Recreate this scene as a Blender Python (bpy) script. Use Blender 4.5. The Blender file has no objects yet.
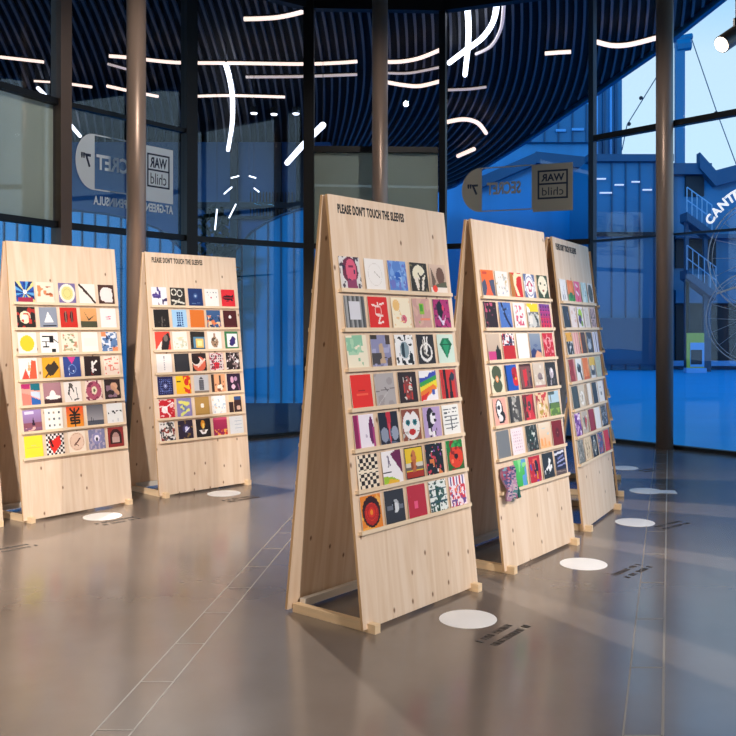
import bpy, bmesh, math, random
import numpy as np
from mathutils import Vector, Matrix
rnd = random.Random(7)
R = math.radians
SC = bpy.context.scene
COL = SC.collection

# ------------------------------------------------------------------ camera
F_PX, CX, CY, EYE = 903.8, 408.2, 327.1, 1.695
cam_d = bpy.data.cameras.new('camera'); cam = bpy.data.objects.new('camera', cam_d); COL.objects.link(cam)
cam.location = (0, 0, EYE); cam.rotation_euler = (R(90), 0, 0)
cam_d.sensor_width = 36; cam_d.lens = 36 * F_PX / 736
cam_d.shift_x = (368 - CX) / 736; cam_d.shift_y = -(368 - CY) / 736
cam_d.clip_end = 500
SC.camera = cam

def lin(h):
    if not isinstance(h, str): return tuple(h)
    h = h.lstrip('#')
    if len(h) == 3: h = ''.join(c * 2 for c in h)
    v = [int(h[i:i + 2], 16) / 255 for i in (0, 2, 4)]
    return tuple(c / 12.92 if c <= .04045 else ((c + .055) / 1.055) ** 2.4 for c in v)

# ------------------------------------------------------------------ dusk sky
w = bpy.data.worlds.new('dusk'); SC.world = w; w.use_nodes = True
nt = w.node_tree; nt.nodes.clear()
tc = nt.nodes.new('ShaderNodeTexCoord'); sp = nt.nodes.new('ShaderNodeSeparateXYZ')
cr = nt.nodes.new('ShaderNodeValToRGB'); bg = nt.nodes.new('ShaderNodeBackground'); ow = nt.nodes.new('ShaderNodeOutputWorld')
nz = nt.nodes.new('ShaderNodeTexNoise'); nz.inputs['Scale'].default_value = 2.2
ad = nt.nodes.new('ShaderNodeMath'); ad.operation = 'MULTIPLY_ADD'; ad.inputs[1].default_value = .12
nt.links.new(tc.outputs['Generated'], sp.inputs[0]); nt.links.new(tc.outputs['Generated'], nz.inputs['Vector'])
nt.links.new(nz.outputs['Fac'], ad.inputs[0]); nt.links.new(sp.outputs['Z'], ad.inputs[2])
nt.links.new(ad.outputs[0], cr.inputs[0]); nt.links.new(cr.outputs[0], bg.inputs[0]); nt.links.new(bg.outputs[0], ow.inputs[0])
e = cr.color_ramp.elements
e[0].position = .1; e[0].color = (.42, .60, .75, 1)
e[1].position = .85; e[1].color = (.02, .20, .58, 1)
a = e.new(.35); a.color = (.42, .56, .66, 1)
a = e.new(.47); a.color = (.08, .36, .70, 1)
bg.inputs[1].default_value = 1.75

SC.view_settings.view_transform = 'Standard'; SC.view_settings.look = 'None'
SC.view_settings.gamma = 1; SC.view_settings.use_curve_mapping = False
SC.view_settings.exposure = 0.0

# ------------------------------------------------------------------ room lights and added fill lights
def light(name, kind, loc, target, energy, color, size=.2, angle=100, blend=.5):
    d = bpy.data.lights.new(name, kind); o = bpy.data.objects.new(name, d); COL.objects.link(o)
    o.location = loc; d.energy = energy; d.color = color
    if kind == 'AREA': d.shape = 'DISK'; d.size = size
    else:
        d.shadow_soft_size = size
        if kind == 'SPOT': d.spot_size = R(angle); d.spot_blend = blend
    o.rotation_euler = (Vector(target) - Vector(loc)).to_track_quat('-Z', 'Y').to_euler()
    return o
WARM = (1, .90, .82); NEUT = (1, .91, .83)
light('front_light', 'SPOT', (4.6, -.6, 4.6), (0.1, 5.6, 1.0), 1850, WARM, .08, 40, .6)
light('front_light', 'SPOT', (-2.6, 1.2, 5.0), (-2.6, 8.3, 1.0), 3200, WARM, .08, 42, .8)
light('front_light', 'SPOT', (4.4, 3.2, 4.6), (1.3, 7.2, 1.0), 980, WARM, .08, 42, .8)
light('rear_light', 'SPOT', (-3.1, 10.9, 6.2), (-.2, 4.5, 0), 2300, NEUT, .10, 105, .6)
light('left_fill', 'SPOT', (-4.2, 1.0, 6.2), (-2.2, 5.2, 0), 260, NEUT, .12, 100, 1)
light('left_fill', 'SPOT', (-2.0, -3.0, 4.6), (-.1, 5.9, 1.2), 900, (1, .80, .60), .10, 22, .8)  # warm fill added to brighten the inside of the frontmost stand
light('facade_fill', 'SPOT', (-1.6, 8.4, 6.5), (-3.9, 12.4, 3.4), 420, NEUT, .06, 60, .9)  # spots added to brighten the window signs, mullions and columns
light('facade_fill', 'SPOT', (.4, 9.6, 6.5), (-.4, 14.2, 3.6), 260, NEUT, .06, 55, .9)
light('facade_fill', 'SPOT', (1.4, 8.8, 6.5), (3.6, 12.8, 3.2), 260, NEUT, .06, 55, .9)
for x_, y_ in ((-2.2, 3.0), (0.0, 7.5), (-1.5, -2)):
    light('room_light', 'SPOT', (x_, y_, 6.7), (x_, y_, 0), 170, NEUT, .10, 140, 1)
sd = bpy.data.lights.new('blue_sun_fill', 'SUN'); so = bpy.data.objects.new('blue_sun_fill', sd); COL.objects.link(so)  # low blue sun added to brighten the facades under the canopy
sd.energy = 1.3; sd.color = (.06, .46, 1.0); sd.angle = R(9)
so.rotation_euler = Vector((.45, .89, -.085)).to_track_quat('-Z', 'Y').to_euler()

# ------------------------------------------------------------------ materials
MATS = {}
def mat(name, color='888', rough=.6, metal=0, emit=None, estr=1, alpha=None, spec=.5, noise=None, bump=None, coat=0):
    if name in MATS: return MATS[name]
    m = bpy.data.materials.new(name); m.use_nodes = True; MATS[name] = m
    n = m.node_tree; b = n.nodes['Principled BSDF']
    c = lin(color)
    b.inputs['Base Color'].default_value = (*c, 1); b.inputs['Roughness'].default_value = rough
    b.inputs['Metallic'].default_value = metal; b.inputs['Specular IOR Level'].default_value = spec
    b.inputs['Coat Weight'].default_value = coat
    if emit:
        b.inputs['Emission Color'].default_value = (*lin(emit), 1); b.inputs['Emission Strength'].default_value = estr
    tcn = n.nodes.new('ShaderNodeTexCoord'); nzn = n.nodes.new('ShaderNodeTexNoise')
    mp = n.nodes.new('ShaderNodeMapping'); n.links.new(tcn.outputs['Object'], mp.inputs[0]); n.links.new(mp.outputs[0], nzn.inputs['Vector'])
    sc, amt = (3, .08) if not noise else noise[:2]
    if noise and len(noise) > 2: mp.inputs['Scale'].default_value = noise[2]
    nzn.inputs['Scale'].default_value = sc; nzn.inputs['Detail'].default_value = 5
    mx = n.nodes.new('ShaderNodeMix'); mx.data_type = 'RGBA'
    mx.inputs[6].default_value = (*[v * (1 - amt) for v in c], 1); mx.inputs[7].default_value = (*[min(1, v * (1 + amt)) for v in c], 1)
    n.links.new(nzn.outputs['Fac'], mx.inputs[0]); n.links.new(mx.outputs[2], b.inputs['Base Color'])
    if bump:
        bp = n.nodes.new('ShaderNodeBump'); bp.inputs['Strength'].default_value = bump; bp.inputs['Distance'].default_value = .01
        n.links.new(nzn.outputs['Fac'], bp.inputs['Height']); n.links.new(bp.outputs[0], b.inputs['Normal'])
    return m

def ply_mat(name, base, dark, knot, zscale=.45):
    m = bpy.data.materials.new(name); m.use_nodes = True; MATS[name] = m
    n = m.node_tree; L = n.links; N = n.nodes.new; b = n.nodes['Principled BSDF']
    b.inputs['Roughness'].default_value = .55; b.inputs['Specular IOR Level'].default_value = .3
    tcn = N('ShaderNodeTexCoord'); oi = N('ShaderNodeObjectInfo'); add = N('ShaderNodeVectorMath'); add.operation = 'ADD'
    mul = N('ShaderNodeMath'); mul.operation = 'MULTIPLY'; mul.inputs[1].default_value = 37
    L.new(oi.outputs['Random'], mul.inputs[0]); L.new(tcn.outputs['Object'], add.inputs[0]); L.new(mul.outputs[0], add.inputs[1])
    mp = N('ShaderNodeMapping'); mp.inputs['Scale'].default_value = (9, 3, zscale); L.new(add.outputs[0], mp.inputs[0])
    n1 = N('ShaderNodeTexNoise'); n1.inputs['Scale'].default_value = 1.6; n1.inputs['Detail'].default_value = 7; n1.inputs['Distortion'].default_value = 1.4
    L.new(mp.outputs[0], n1.inputs['Vector'])
    c1 = N('ShaderNodeValToRGB'); c1.color_ramp.elements[0].position = .3; c1.color_ramp.elements[1].position = .62
    c1.color_ramp.elements[0].color = (*lin(dark), 1); c1.color_ramp.elements[1].color = (*lin(base), 1)
    L.new(n1.outputs['Fac'], c1.inputs[0])
    mp2 = N('ShaderNodeMapping'); mp2.inputs['Scale'].default_value = (5.2, .01, 3.0); L.new(add.outputs[0], mp2.inputs[0])
    vo = N('ShaderNodeTexVoronoi'); vo.inputs['Scale'].default_value = 1.0; sx_ = N('ShaderNodeSeparateXYZ'); cx_ = N('ShaderNodeCombineXYZ'); L.new(mp2.outputs[0], sx_.inputs[0]); L.new(sx_.outputs[0], cx_.inputs[0]); L.new(sx_.outputs[2], cx_.inputs[1]); vo.voronoi_dimensions = '2D'; L.new(cx_.outputs[0], vo.inputs['Vector'])
    c2 = N('ShaderNodeValToRGB'); c2.color_ramp.elements[0].position = .02; c2.color_ramp.elements[1].position = .06
    c2.color_ramp.elements[0].color = (1, 1, 1, 1); c2.color_ramp.elements[1].color = (0, 0, 0, 1)
    L.new(vo.outputs['Distance'], c2.inputs[0])
    sp2 = N('ShaderNodeSeparateColor'); L.new(vo.outputs['Color'], sp2.inputs[0])
    gt = N('ShaderNodeMath'); gt.operation = 'GREATER_THAN'; gt.inputs[1].default_value = .45; L.new(sp2.outputs[0], gt.inputs[0])
    mm = N('ShaderNodeMath'); mm.operation = 'MULTIPLY'; L.new(c2.outputs[0], mm.inputs[0]); L.new(gt.outputs[0], mm.inputs[1])
    mx = N('ShaderNodeMix'); mx.data_type = 'RGBA'; mx.inputs[7].default_value = (*lin(knot), 1)
    L.new(mm.outputs[0], mx.inputs[0]); L.new(c1.outputs[0], mx.inputs[6]); L.new(mx.outputs[2], b.inputs['Base Color'])
    return m

ply_mat('plywood', 'e6d0b9', 'd9bd9f', '7c5a40')
mat('ply_edge', 'c9a47a', .7, noise=(1, .35, (1, 1, 1)))
mat('pine', 'e8cba4', .55, noise=(3, .18, (1, 1, 12)))
mat('rail_wood', 'e6cfb0', .55, noise=(4, .15, (1, 8, 8)))
mat('white_batten', 'd8d2c8', .5)
mat('ink', '0d0b0b', .6)
mat('steel', 'a48c7c', .38, .4, noise=(2, .12, (8, 8, .3)), bump=.02)
mat('bronze', '5a4a40', .5, .2)
mat('black_frame', '0f0e10', .45, .3)
mat('blue_lit_frame', '24384e', .4, .4)  # blue light from outside put into the frame colour
mat('ceil_black', '0a0a0c', .8)
mat('slat', '5c5c62', .5)
mat('room_wall', '1d1b1a', .7)
mat('blind', 'b4b9a8', .8, noise=(2, .1))
for k_, c_ in (('decal', 'dde6ea'), ('decal_dim', 'b4ae9e'), ('wheel_line', 'c4dcf0')):      # translucent vinyl film
    m = mat(k_, c_, .7); n = m.node_tree; tl = n.nodes.new('ShaderNodeBsdfTranslucent'); tl.inputs[0].default_value = (*lin(c_), 1)
    mx = n.nodes.new('ShaderNodeMixShader'); mx.inputs[0].default_value = .3; o_ = [q for q in n.nodes if q.type == 'OUTPUT_MATERIAL'][0]
    n.links.new(n.nodes['Principled BSDF'].outputs[0], mx.inputs[1]); n.links.new(tl.outputs[0], mx.inputs[2]); n.links.new(mx.outputs[0], o_.inputs[0])
mat('decal_dark', '14263f', .7)
mat('decal_white_glow', 'ffffff', .6, emit='e8f2ff', estr=.8)  # emission added so the white lettering stays bright
mat('strip_light', 'fff', .5, emit='ffd9c2', estr=1.5)
mat('strip_dim', 'fff', .5, emit='ffd8c4', estr=.45)
mat('strip_cool', 'fff', .5, emit='f4f4ff', estr=3)
mat('spot_body', '6b625c', .4, .5)
mat('lens', 'fff', .5, emit='fff4e0', estr=12)
mat('disc_white', 'f6f6f4', .45)
mat('floor_ink', '3d3834', .5)
mat('joint', '8a847c', .5)
mat('joint_dark', '4c4640', .5)
mat('disc_edge', 'c9c9c4', .5)
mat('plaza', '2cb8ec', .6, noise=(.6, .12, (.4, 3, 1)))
mat('paving_shade', '2b3a52', .6)  # shade of the canopy put into the ground colour
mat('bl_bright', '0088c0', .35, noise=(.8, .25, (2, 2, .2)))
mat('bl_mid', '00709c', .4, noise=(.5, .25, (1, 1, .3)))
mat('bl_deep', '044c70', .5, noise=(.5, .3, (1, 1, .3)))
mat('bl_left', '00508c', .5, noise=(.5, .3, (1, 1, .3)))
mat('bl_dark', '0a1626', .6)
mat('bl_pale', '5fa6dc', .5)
mat('rail_metal', '9fc0dd', .4, .2)
mat('sign_yellow', 'd9d04a', .5)
mat('sign_blue', '7fc0f2', .5)
mat('sign_dark', '152030', .5)
mat('leaf_dark', '12251f', .8, noise=(5, .5))
mat('yarn', 'aa6fa0', .9)

def glass_mat(name, tint, ior):
    m = bpy.data.materials.new(name); m.use_nodes = True; MATS[name] = m
    n = m.node_tree; n.nodes.clear(); N = n.nodes.new
    o = N('ShaderNodeOutputMaterial'); mx = N('ShaderNodeMixShader'); tr = N('ShaderNodeBsdfTransparent'); gl = N('ShaderNodeBsdfGlossy'); fr = N('ShaderNodeFresnel')
    tr.inputs[0].default_value = (*tint, 1); gl.inputs['Roughness'].default_value = .004; fr.inputs[0].default_value = ior
    nzn = N('ShaderNodeTexNoise'); nzn.inputs['Scale'].default_value = .5; nzn.inputs['Detail'].default_value = 0
    tcn = N('ShaderNodeTexCoord'); n.links.new(tcn.outputs['Object'], nzn.inputs['Vector'])
    bp = N('ShaderNodeBump'); bp.inputs['Strength'].default_value = .12; bp.inputs['Distance'].default_value = .05
    n.links.new(nzn.outputs['Fac'], bp.inputs['Height']); n.links.new(bp.outputs[0], gl.inputs['Normal'])
    ge = N('ShaderNodeNewGeometry'); mrr = N('ShaderNodeMapRange'); mrr.inputs[3].default_value = ior; mrr.inputs[4].default_value = 1 / ior
    n.links.new(ge.outputs['Backfacing'], mrr.inputs[0]); n.links.new(mrr.outputs[0], fr.inputs[0])
    n.links.new(fr.outputs[0], mx.inputs[0]); n.links.new(tr.outputs[0], mx.inputs[1]); n.links.new(gl.outputs[0], mx.inputs[2]); n.links.new(mx.outputs[0], o.inputs[0])
glass_mat('glass', (.93, .96, .98), 1.5)

# polished concrete
m = bpy.data.materials.new('polished_concrete'); m.use_nodes = True; MATS['floor'] = m
n = m.node_tree; b = n.nodes['Principled BSDF']; L = n.links; N = n.nodes.new
tcn = N('ShaderNodeTexCoord'); n1 = N('ShaderNodeTexNoise'); n1.inputs['Scale'].default_value = .8; n1.inputs['Detail'].default_value = 9; n1.inputs['Roughness'].default_value = .6
L.new(tcn.outputs['Object'], n1.inputs['Vector'])
c1 = N('ShaderNodeValToRGB'); c1.color_ramp.elements[0].position = .3; c1.color_ramp.elements[1].position = .75
c1.color_ramp.elements[0].color = (*lin('6a6059'), 1); c1.color_ramp.elements[1].color = (*lin('7a7068'), 1)
L.new(n1.outputs['Fac'], c1.inputs[0]); L.new(c1.outputs[0], b.inputs['Base Color'])
n2 = N('ShaderNodeTexNoise'); n2.inputs['Scale'].default_value = 2.5; n2.inputs['Detail'].default_value = 6; L.new(tcn.outputs['Object'], n2.inputs['Vector'])
mr = N('ShaderNodeMapRange'); mr.inputs[3].default_value = .13; mr.inputs[4].default_value = .24; L.new(n2.outputs['Fac'], mr.inputs[0]); L.new(mr.outputs[0], b.inputs['Roughness'])
b.inputs['Specular IOR Level'].default_value = .6; b.inputs['IOR'].default_value = 1.9

# sleeves: printed art carried as a colour attribute
m = bpy.data.materials.new('printed_card'); m.use_nodes = True; MATS['art'] = m
n = m.node_tree; b = n.nodes['Principled BSDF']; at = n.nodes.new('ShaderNodeAttribute'); at.attribute_name = 'art'
n.links.new(at.outputs['Color'], b.inputs['Base Color']); b.inputs['Roughness'].default_value = .45; b.inputs['Specular IOR Level'].default_value = .35

# ------------------------------------------------------------------ mesh helpers
def box(bm, x0, y0, z0, x1, y1, z1, M=None):
    vs = [bm.verts.new(Vector(p)) for p in ((x0, y0, z0), (x1, y0, z0), (x1, y1, z0), (x0, y1, z0), (x0, y0, z1), (x1, y0, z1), (x1, y1, z1), (x0, y1, z1))]
    if M is not None:
        for v in vs: v.co = (M @ v.co) if isinstance(M, Matrix) else Vector(M(*v.co))
    for f in ((0, 3, 2, 1), (4, 5, 6, 7), (0, 1, 5, 4), (1, 2, 6, 5), (2, 3, 7, 6), (3, 0, 4, 7)):
        bm.faces.new([vs[i] for i in f])
    return vs
def tube(bm, pts, r, seg=10, caps=True):
    pts = [Vector(p) for p in pts]; rings = []
    for i, p in enumerate(pts):
        d = (pts[min(i + 1, len(pts) - 1)] - pts[max(i - 1, 0)]).normalized()
        up = Vector((0, 0, 1)) if abs(d.z) < .95 else Vector((1, 0, 0))
        a = d.cross(up).normalized(); c = d.cross(a).normalized()
        rr = r[i] if isinstance(r, (list, tuple)) else r
        rings.append([bm.verts.new(p + (a * math.cos(2 * math.pi * k / seg) + c * math.sin(2 * math.pi * k / seg)) * rr) for k in range(seg)])
    for A, B in zip(rings, rings[1:]):
        for k in range(seg): bm.faces.new((A[k], A[(k + 1) % seg], B[(k + 1) % seg], B[k]))
    if caps: bm.faces.new(rings[0][::-1]); bm.faces.new(rings[-1])
def disc(bm, x, y, z0, z1, r, seg=48):
    lo = [bm.verts.new((x + r * math.cos(2 * math.pi * k / seg), y + r * math.sin(2 * math.pi * k / seg), z0)) for k in range(seg)]
    hi = [bm.verts.new((v.co.x, v.co.y, z1)) for v in lo]
    bm.faces.new(hi); bm.faces.new(lo[::-1])
    for k in range(seg): bm.faces.new((lo[k], lo[(k + 1) % seg], hi[(k + 1) % seg], hi[k]))
def prism(bm, pts, y0, y1, M=None):          # outline in x,z extruded along y
    a = [bm.verts.new((p[0], y0, p[1])) for p in pts]; c = [bm.verts.new((p[0], y1, p[1])) for p in pts]
    for v in a + c:
        if M is not None: v.co = M @ v.co
    bm.faces.new(a); bm.faces.new(c[::-1])
    for k in range(len(pts)): bm.faces.new((a[k], c[k], c[(k + 1) % len(pts)], a[(k + 1) % len(pts)]))
def obj(name, bm, material, parent=None, smooth=False, bevel=0):
    bmesh.ops.recalc_face_normals(bm, faces=bm.faces)
    if bevel: bmesh.ops.bevel(bm, geom=list(bm.edges), offset=bevel, segments=2, affect='EDGES', profile=.7)
    me = bpy.data.meshes.new(name); bm.to_mesh(me); bm.free()
    ms = material if isinstance(material, (list, tuple)) else [material]
    for k in ms: me.materials.append(MATS[k])
    if smooth:
        for p in me.polygons: p.use_smooth = True
    o = bpy.data.objects.new(name, me); COL.objects.link(o)
    if parent: o.parent = parent
    return o
def tag(o, label=None, cat=None, group=None, kind=None):
    if label:
        k = len(label.split()); assert 4 <= k <= 16, (k, label)
        o['label'] = label
    if cat: o['category'] = cat
    if group: o['group'] = group
    if kind: o['kind'] = kind
    return o
def empty(name, loc=(0, 0, 0), rz=0, **k):
    o = bpy.data.objects.new(name, None); COL.objects.link(o); o.location = loc; o.rotation_euler = (0, 0, rz); o.empty_display_size = .1
    return tag(o, **k)
def struct(name, bm, m, **k): return tag(obj(name, bm, m, **k), kind='structure')
B_ = bmesh.new
def text_bm(body, M, width=None, height=.1, depth=.002, bold=0., mirror=False, spacing=1.):
    """lettering in the local x,z plane, lower-left corner at the origin, transformed by M"""
    cu = bpy.data.curves.new('t', 'FONT'); cu.body = body; cu.size = 1; cu.extrude = .01; cu.offset = bold; cu.space_character = spacing; cu.resolution_u = 3
    o = bpy.data.objects.new('t', cu); COL.objects.link(o)
    bpy.context.view_layer.update()
    me = bpy.data.meshes.new_from_object(o.evaluated_get(bpy.context.evaluated_depsgraph_get()))
    bpy.data.objects.remove(o); bpy.data.curves.remove(cu)
    bm = bmesh.new(); bm.from_mesh(me); bpy.data.meshes.remove(me)
    xs = [v.co.x for v in bm.verts]; ys = [v.co.y for v in bm.verts]; x0, x1, y0, y1 = min(xs), max(xs), min(ys), max(ys)
    sy = height / (y1 - y0); sx = (width / (x1 - x0)) if width else sy
    for v in bm.verts:
        x = (v.co.x - x0) * sx; z = (v.co.y - y0) * sy; y = -(v.co.z / .02 + .5) * depth
        if mirror: x = (x1 - x0) * sx - x
        v.co = M @ Vector((x, y, z))
    return bm
def merge(dst, src):
    me = bpy.data.meshes.new('m'); src.to_mesh(me); src.free(); dst.from_mesh(me); bpy.data.meshes.remove(me)

# ------------------------------------------------------------------ facade layout: mullion points, left side of the room round to the right
H = 6.87
PTS = [(-6.0, 2.6), (-6.0, 5.2), (-5.85, 7.4), (-5.3, 9.5), (-4.40, 11.45), (-3.19, 13.15), (-1.58, 14.40), (0.56, 14.50), (2.78, 13.62), (5.2, 11.02), (6.15, 8.6), (6.4, 6.0), (6.4, 3.4)]
ZL, ZU = 2.985, 4.53
def ipt(a, b, s, off=0.):      # point at fraction s of bay a-b, OFF towards the room
    a = Vector(a); b = Vector(b); d = (b - a).normalized(); nn = Vector((d.y, -d.x))
    p = a.lerp(b, s) + nn * off
    return p
# floor
bm = B_()
ring = [(-6.6, -5)] + [(-6.6, 2.6)] + [tuple(p) for p in PTS] + [(7, 3.4), (7, -5)]
vs = [bm.verts.new((x, y, 0)) for x, y in ring]; f = bm.faces.new(vs)
r_ = bmesh.ops.extrude_face_region(bm, geom=[f])
for v in [g for g in r_['geom'] if isinstance(g, bmesh.types.BMVert)]: v.co.z = -.2
struct('floor', bm, 'floor')
# service channel joints in the floor
def strip(bm, pts, wd, z=.0012):
    for (x0, y0), (x1, y1) in zip(pts, pts[1:]):
        d = Vector((x1 - x0, y1 - y0)); l = d.length; ang = math.atan2(d.y, d.x)
        M = Matrix.Translation((x0, y0, 0)) @ Matrix.Rotation(ang, 4, 'Z')
        box(bm, 0, -wd / 2, -.002, l, wd / 2, z, M)
bm = B_()
A0, A1 = Vector((-1.40, 2.4)), Vector((-.76, 12.6)); dx = Vector((.158, 0))
for o_ in (Vector((0, 0)), dx): strip(bm, [tuple(A0 + o_), tuple(A1 + o_)], .008)
for k in range(17):
    y = 2.76 + .52 * k; x = A0.x + (A1.x - A0.x) * (y - A0.y) / (A1.y - A0.y)
    strip(bm, [(x, y), (x + .158, y + .0)], .007)
tag(obj('floor_joint', bm, 'joint'), kind='structure').name = 'trim_1'
bm = B_()
B0, B1 = Vector((.50, 2.4)), Vector((3.42, 12.5))
for o_, ww in ((Vector((0, 0)), .008), (Vector((.165, 0)), .012)): strip(bm, [tuple(B0 + o_), tuple(B1 + o_)], ww)
for k in range(13):
    y = 3.0 + .75 * k; x = B0.x + (B1.x - B0.x) * (y - B0.y) / (B1.y - B0.y)
    strip(bm, [(x, y), (x + .165, y)], .007)
tag(obj('floor_joint', bm, 'joint'), kind='structure').name = 'trim_2'

# walls behind and beside the camera
bm = B_(); box(bm, -6.8, -5.2, 0, 7.2, -5, H); struct('wall_back', bm, 'room_wall')
bm = B_(); box(bm, -6.8, -5, 0, -6.6, 2.6, H); box(bm, -6.6, 2.6, 0, -6.12, 7.3, H); struct('wall_left', bm, 'room_wall')  # second box, out of view, added to block the low blue sun
bm = B_(); box(bm, 7.0, -5, 0, 7.2, 3.4, H); box(bm, 6.4, 3.25, 0, 7, 3.4, H); struct('wall_right', bm, 'room_wall')
# slatted ceiling of the room
bm = B_()
vs = [bm.verts.new((x, y, H + .22)) for x, y in ring]; f = bm.faces.new(vs)
r_ = bmesh.ops.extrude_face_region(bm, geom=[f])
for v in [g for g in r_['geom'] if isinstance(g, bmesh.types.BMVert)]: v.co.z = H + .32
struct('ceiling', bm, 'ceil_black')
def half_w(y):                      # how far the room reaches at depth y, to cut the slats
    xs = []
    for (xa, ya), (xb, yb) in zip(ring, ring[1:] + ring[:1]):
        if (ya - y) * (yb - y) < 0: xs.append(xa + (xb - xa) * (y - ya) / (yb - ya))
    return (min(xs), max(xs)) if len(xs) > 1 else None
bm = B_(); y = -4.9
while y < 14.3:
    hw = half_w(y)
    if hw: box(bm, hw[0] + .12, y, H + .08, hw[1] - .12, y + .04, H + .2)
    y += .17
struct('trim_3', bm, 'slat')

# bays
cfg = [  # mullion width, lower transom thickness, upper transom thickness, blind
    (.15, .08, .08, 0), (.15, .08, .08, 0), (.15, .08, .08, 0), (.15, .08, .08, 1), (.155, .08, .06, 0), (.165, .08, 0, 0),
    (.165, .08, .09, 1), (.105, .08, 0, 0), (.09, .03, .085, 0), (.09, .03, .085, 0), (.09, .03, .08, 0), (.09, .08, .08, 0), (.1, 0, 0, 0)]
for i, (a, b) in enumerate(zip(PTS, PTS[1:])):
    mw, tl, tu, bl = cfg[i]
    A = Vector(a); Bv = Vector(b); d = (Bv - A); Lb = d.length; ang = math.atan2(d.y, d.x)
    wn = empty(f'window_{i + 1}', (A.x, A.y, 0), ang, kind='structure')
    fr = 'bronze' if i in (3, 4) else ('blue_lit_frame' if i >= 8 else 'black_frame')
    def part(nm, x0, y0, z0, x1, y1, z1, m):
        q = B_(); box(q, x0, y0, z0, x1, y1, z1); return obj(nm, q, m, wn)
    md = .12 if i < 7 else .05; part('mullion', -mw / 2, -md, 0, mw / 2, md * .8, H, fr)
    if i < 2: part('light_block_panel', 0, -.01, .05, Lb, .05, H - .1, 'room_wall')  # unseen bays closed off to keep the blue sun off the stands
    if i == len(PTS) - 2: part('mullion', Lb - mw / 2, -.12, 0, Lb + mw / 2, .1, H, fr)
    part('sill', mw / 2, -.05, 0, Lb - mw / 2, .05, .05, 'black_frame')
    part('head', -mw / 2, -.08, H - .12, Lb + mw / 2, .08, H + .24, 'black_frame')
    lv = [.05] + ([ZL] if tl else []) + ([ZU] if tu else []) + [H - .12]
    for z, t_ in ((ZL, tl), (ZU, tu)):
        if t_: part('transom', mw / 2, -.05, z - t_ / 2, Lb - mw / 2, .05, z + t_ / 2, 'black_frame' if i != 8 or z > 4 else 'blue_lit_frame')
    if i > 1: part('pane', 0, -.008, .05, Lb, .008, H - .1, 'glass')
    if bl: part('blind', .08, .05, ZL + .04, Lb - .08, .06, ZU - .04, 'blind')

# round steel columns
for (x, y, r, lab) in ((-3.43, 11.4, .119, 'round steel column between the left and centre-left stands'),
                       (-.42, 13.45, .117, 'round steel column rising behind the frontmost stand'),
                       (3.56, 12.55, .118, 'round steel column right of the rear right stand, full height to the floor')):
    t = empty('column', (x, y, 0), label=lab, cat='column', group='round steel columns along the glass wall')
    bm = B_(); tube(bm, [(0, 0, 0), (0, 0, H + .22)], r, 40); obj('shaft', bm, 'steel', t, smooth=False)
    for p in t.children[0].data.polygons:
        if len(p.vertices) == 4: p.use_smooth = True
    bm = B_(); tube(bm, [(0, 0, 0), (0, 0, .02)], r + .012, 40); obj('base_ring', bm, 'bronze', t)

# ------------------------------------------------------------------ placing helpers on real planes
def on_z(px, py, z):           # point of the horizontal plane z seen there
    Y = F_PX * (EYE - z) / (py - CY); return Vector(((px - CX) * Y / F_PX, Y, z))
def at(px, py, Y): return Vector(((px - CX) * Y / F_PX, Y, EYE - (py - CY) * Y / F_PX))
def bay_sz(i, px, py):         # (distance along bay i, height)
    A = Vector(PTS[i]); Bv = Vector(PTS[i + 1]); d = (Bv - A).normalized(); k = (px - CX) / F_PX
    s = (k * A.y - A.x) / (d.x - k * d.y); Y = A.y + d.y * s
    return s, EYE - (py - CY) * Y / F_PX

# ------------------------------------------------------------------ outside: ground, canopy, buildings
bm = B_(); box(bm, -60, 3, -.3, 80, 160, -.21)
struct('ground', bm, 'plaza').name = 'floor.001'
bm = B_(); box(bm, -30, 3.0, -.2, -6.6, 24, -.04); 
outer = [(x, y) for x, y in PTS]
vs = [bm.verts.new((x, y, -.03)) for x, y in [(-6.0, 5.2), (-5.85, 7.4), (-5.3, 9.5), (-4.40, 11.45), (-3.19, 13.15), (-1.58, 14.40), (0.56, 14.50), (2.78, 13.62), (3.6, 16), (3.6, 34), (-30, 34), (-30, 5.2)]]
bm.faces.new(vs)
struct('ground', bm, 'paving_shade').name = 'floor.002'

# canopy: black soffit board with curved slats
ZC = 7.35
edge = [(5.55, 11.6), (5.45, 15.2), (5.1, 18.5), (4.5, 22.2), (3.5, 28.), (1.8, 36.5), (-1.5, 44.)]
def edge_x(Z):
    for (xa, ya), (xb, yb) in zip(edge, edge[1:]):
        if ya <= Z <= yb: return xa + (xb - xa) * (Z - ya) / (yb - ya)
    return -99 if Z < edge[0][1] and False else edge[0][0] if Z < edge[0][1] else edge[-1][0]
can = empty('canopy', (0, 20, 0), label='dark slatted canopy sweeping over the plaza outside the glass', cat='canopy')
def into(o, root):
    o.parent = root; o.matrix_parent_inverse = Matrix.Translation(-root.location); return o
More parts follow.
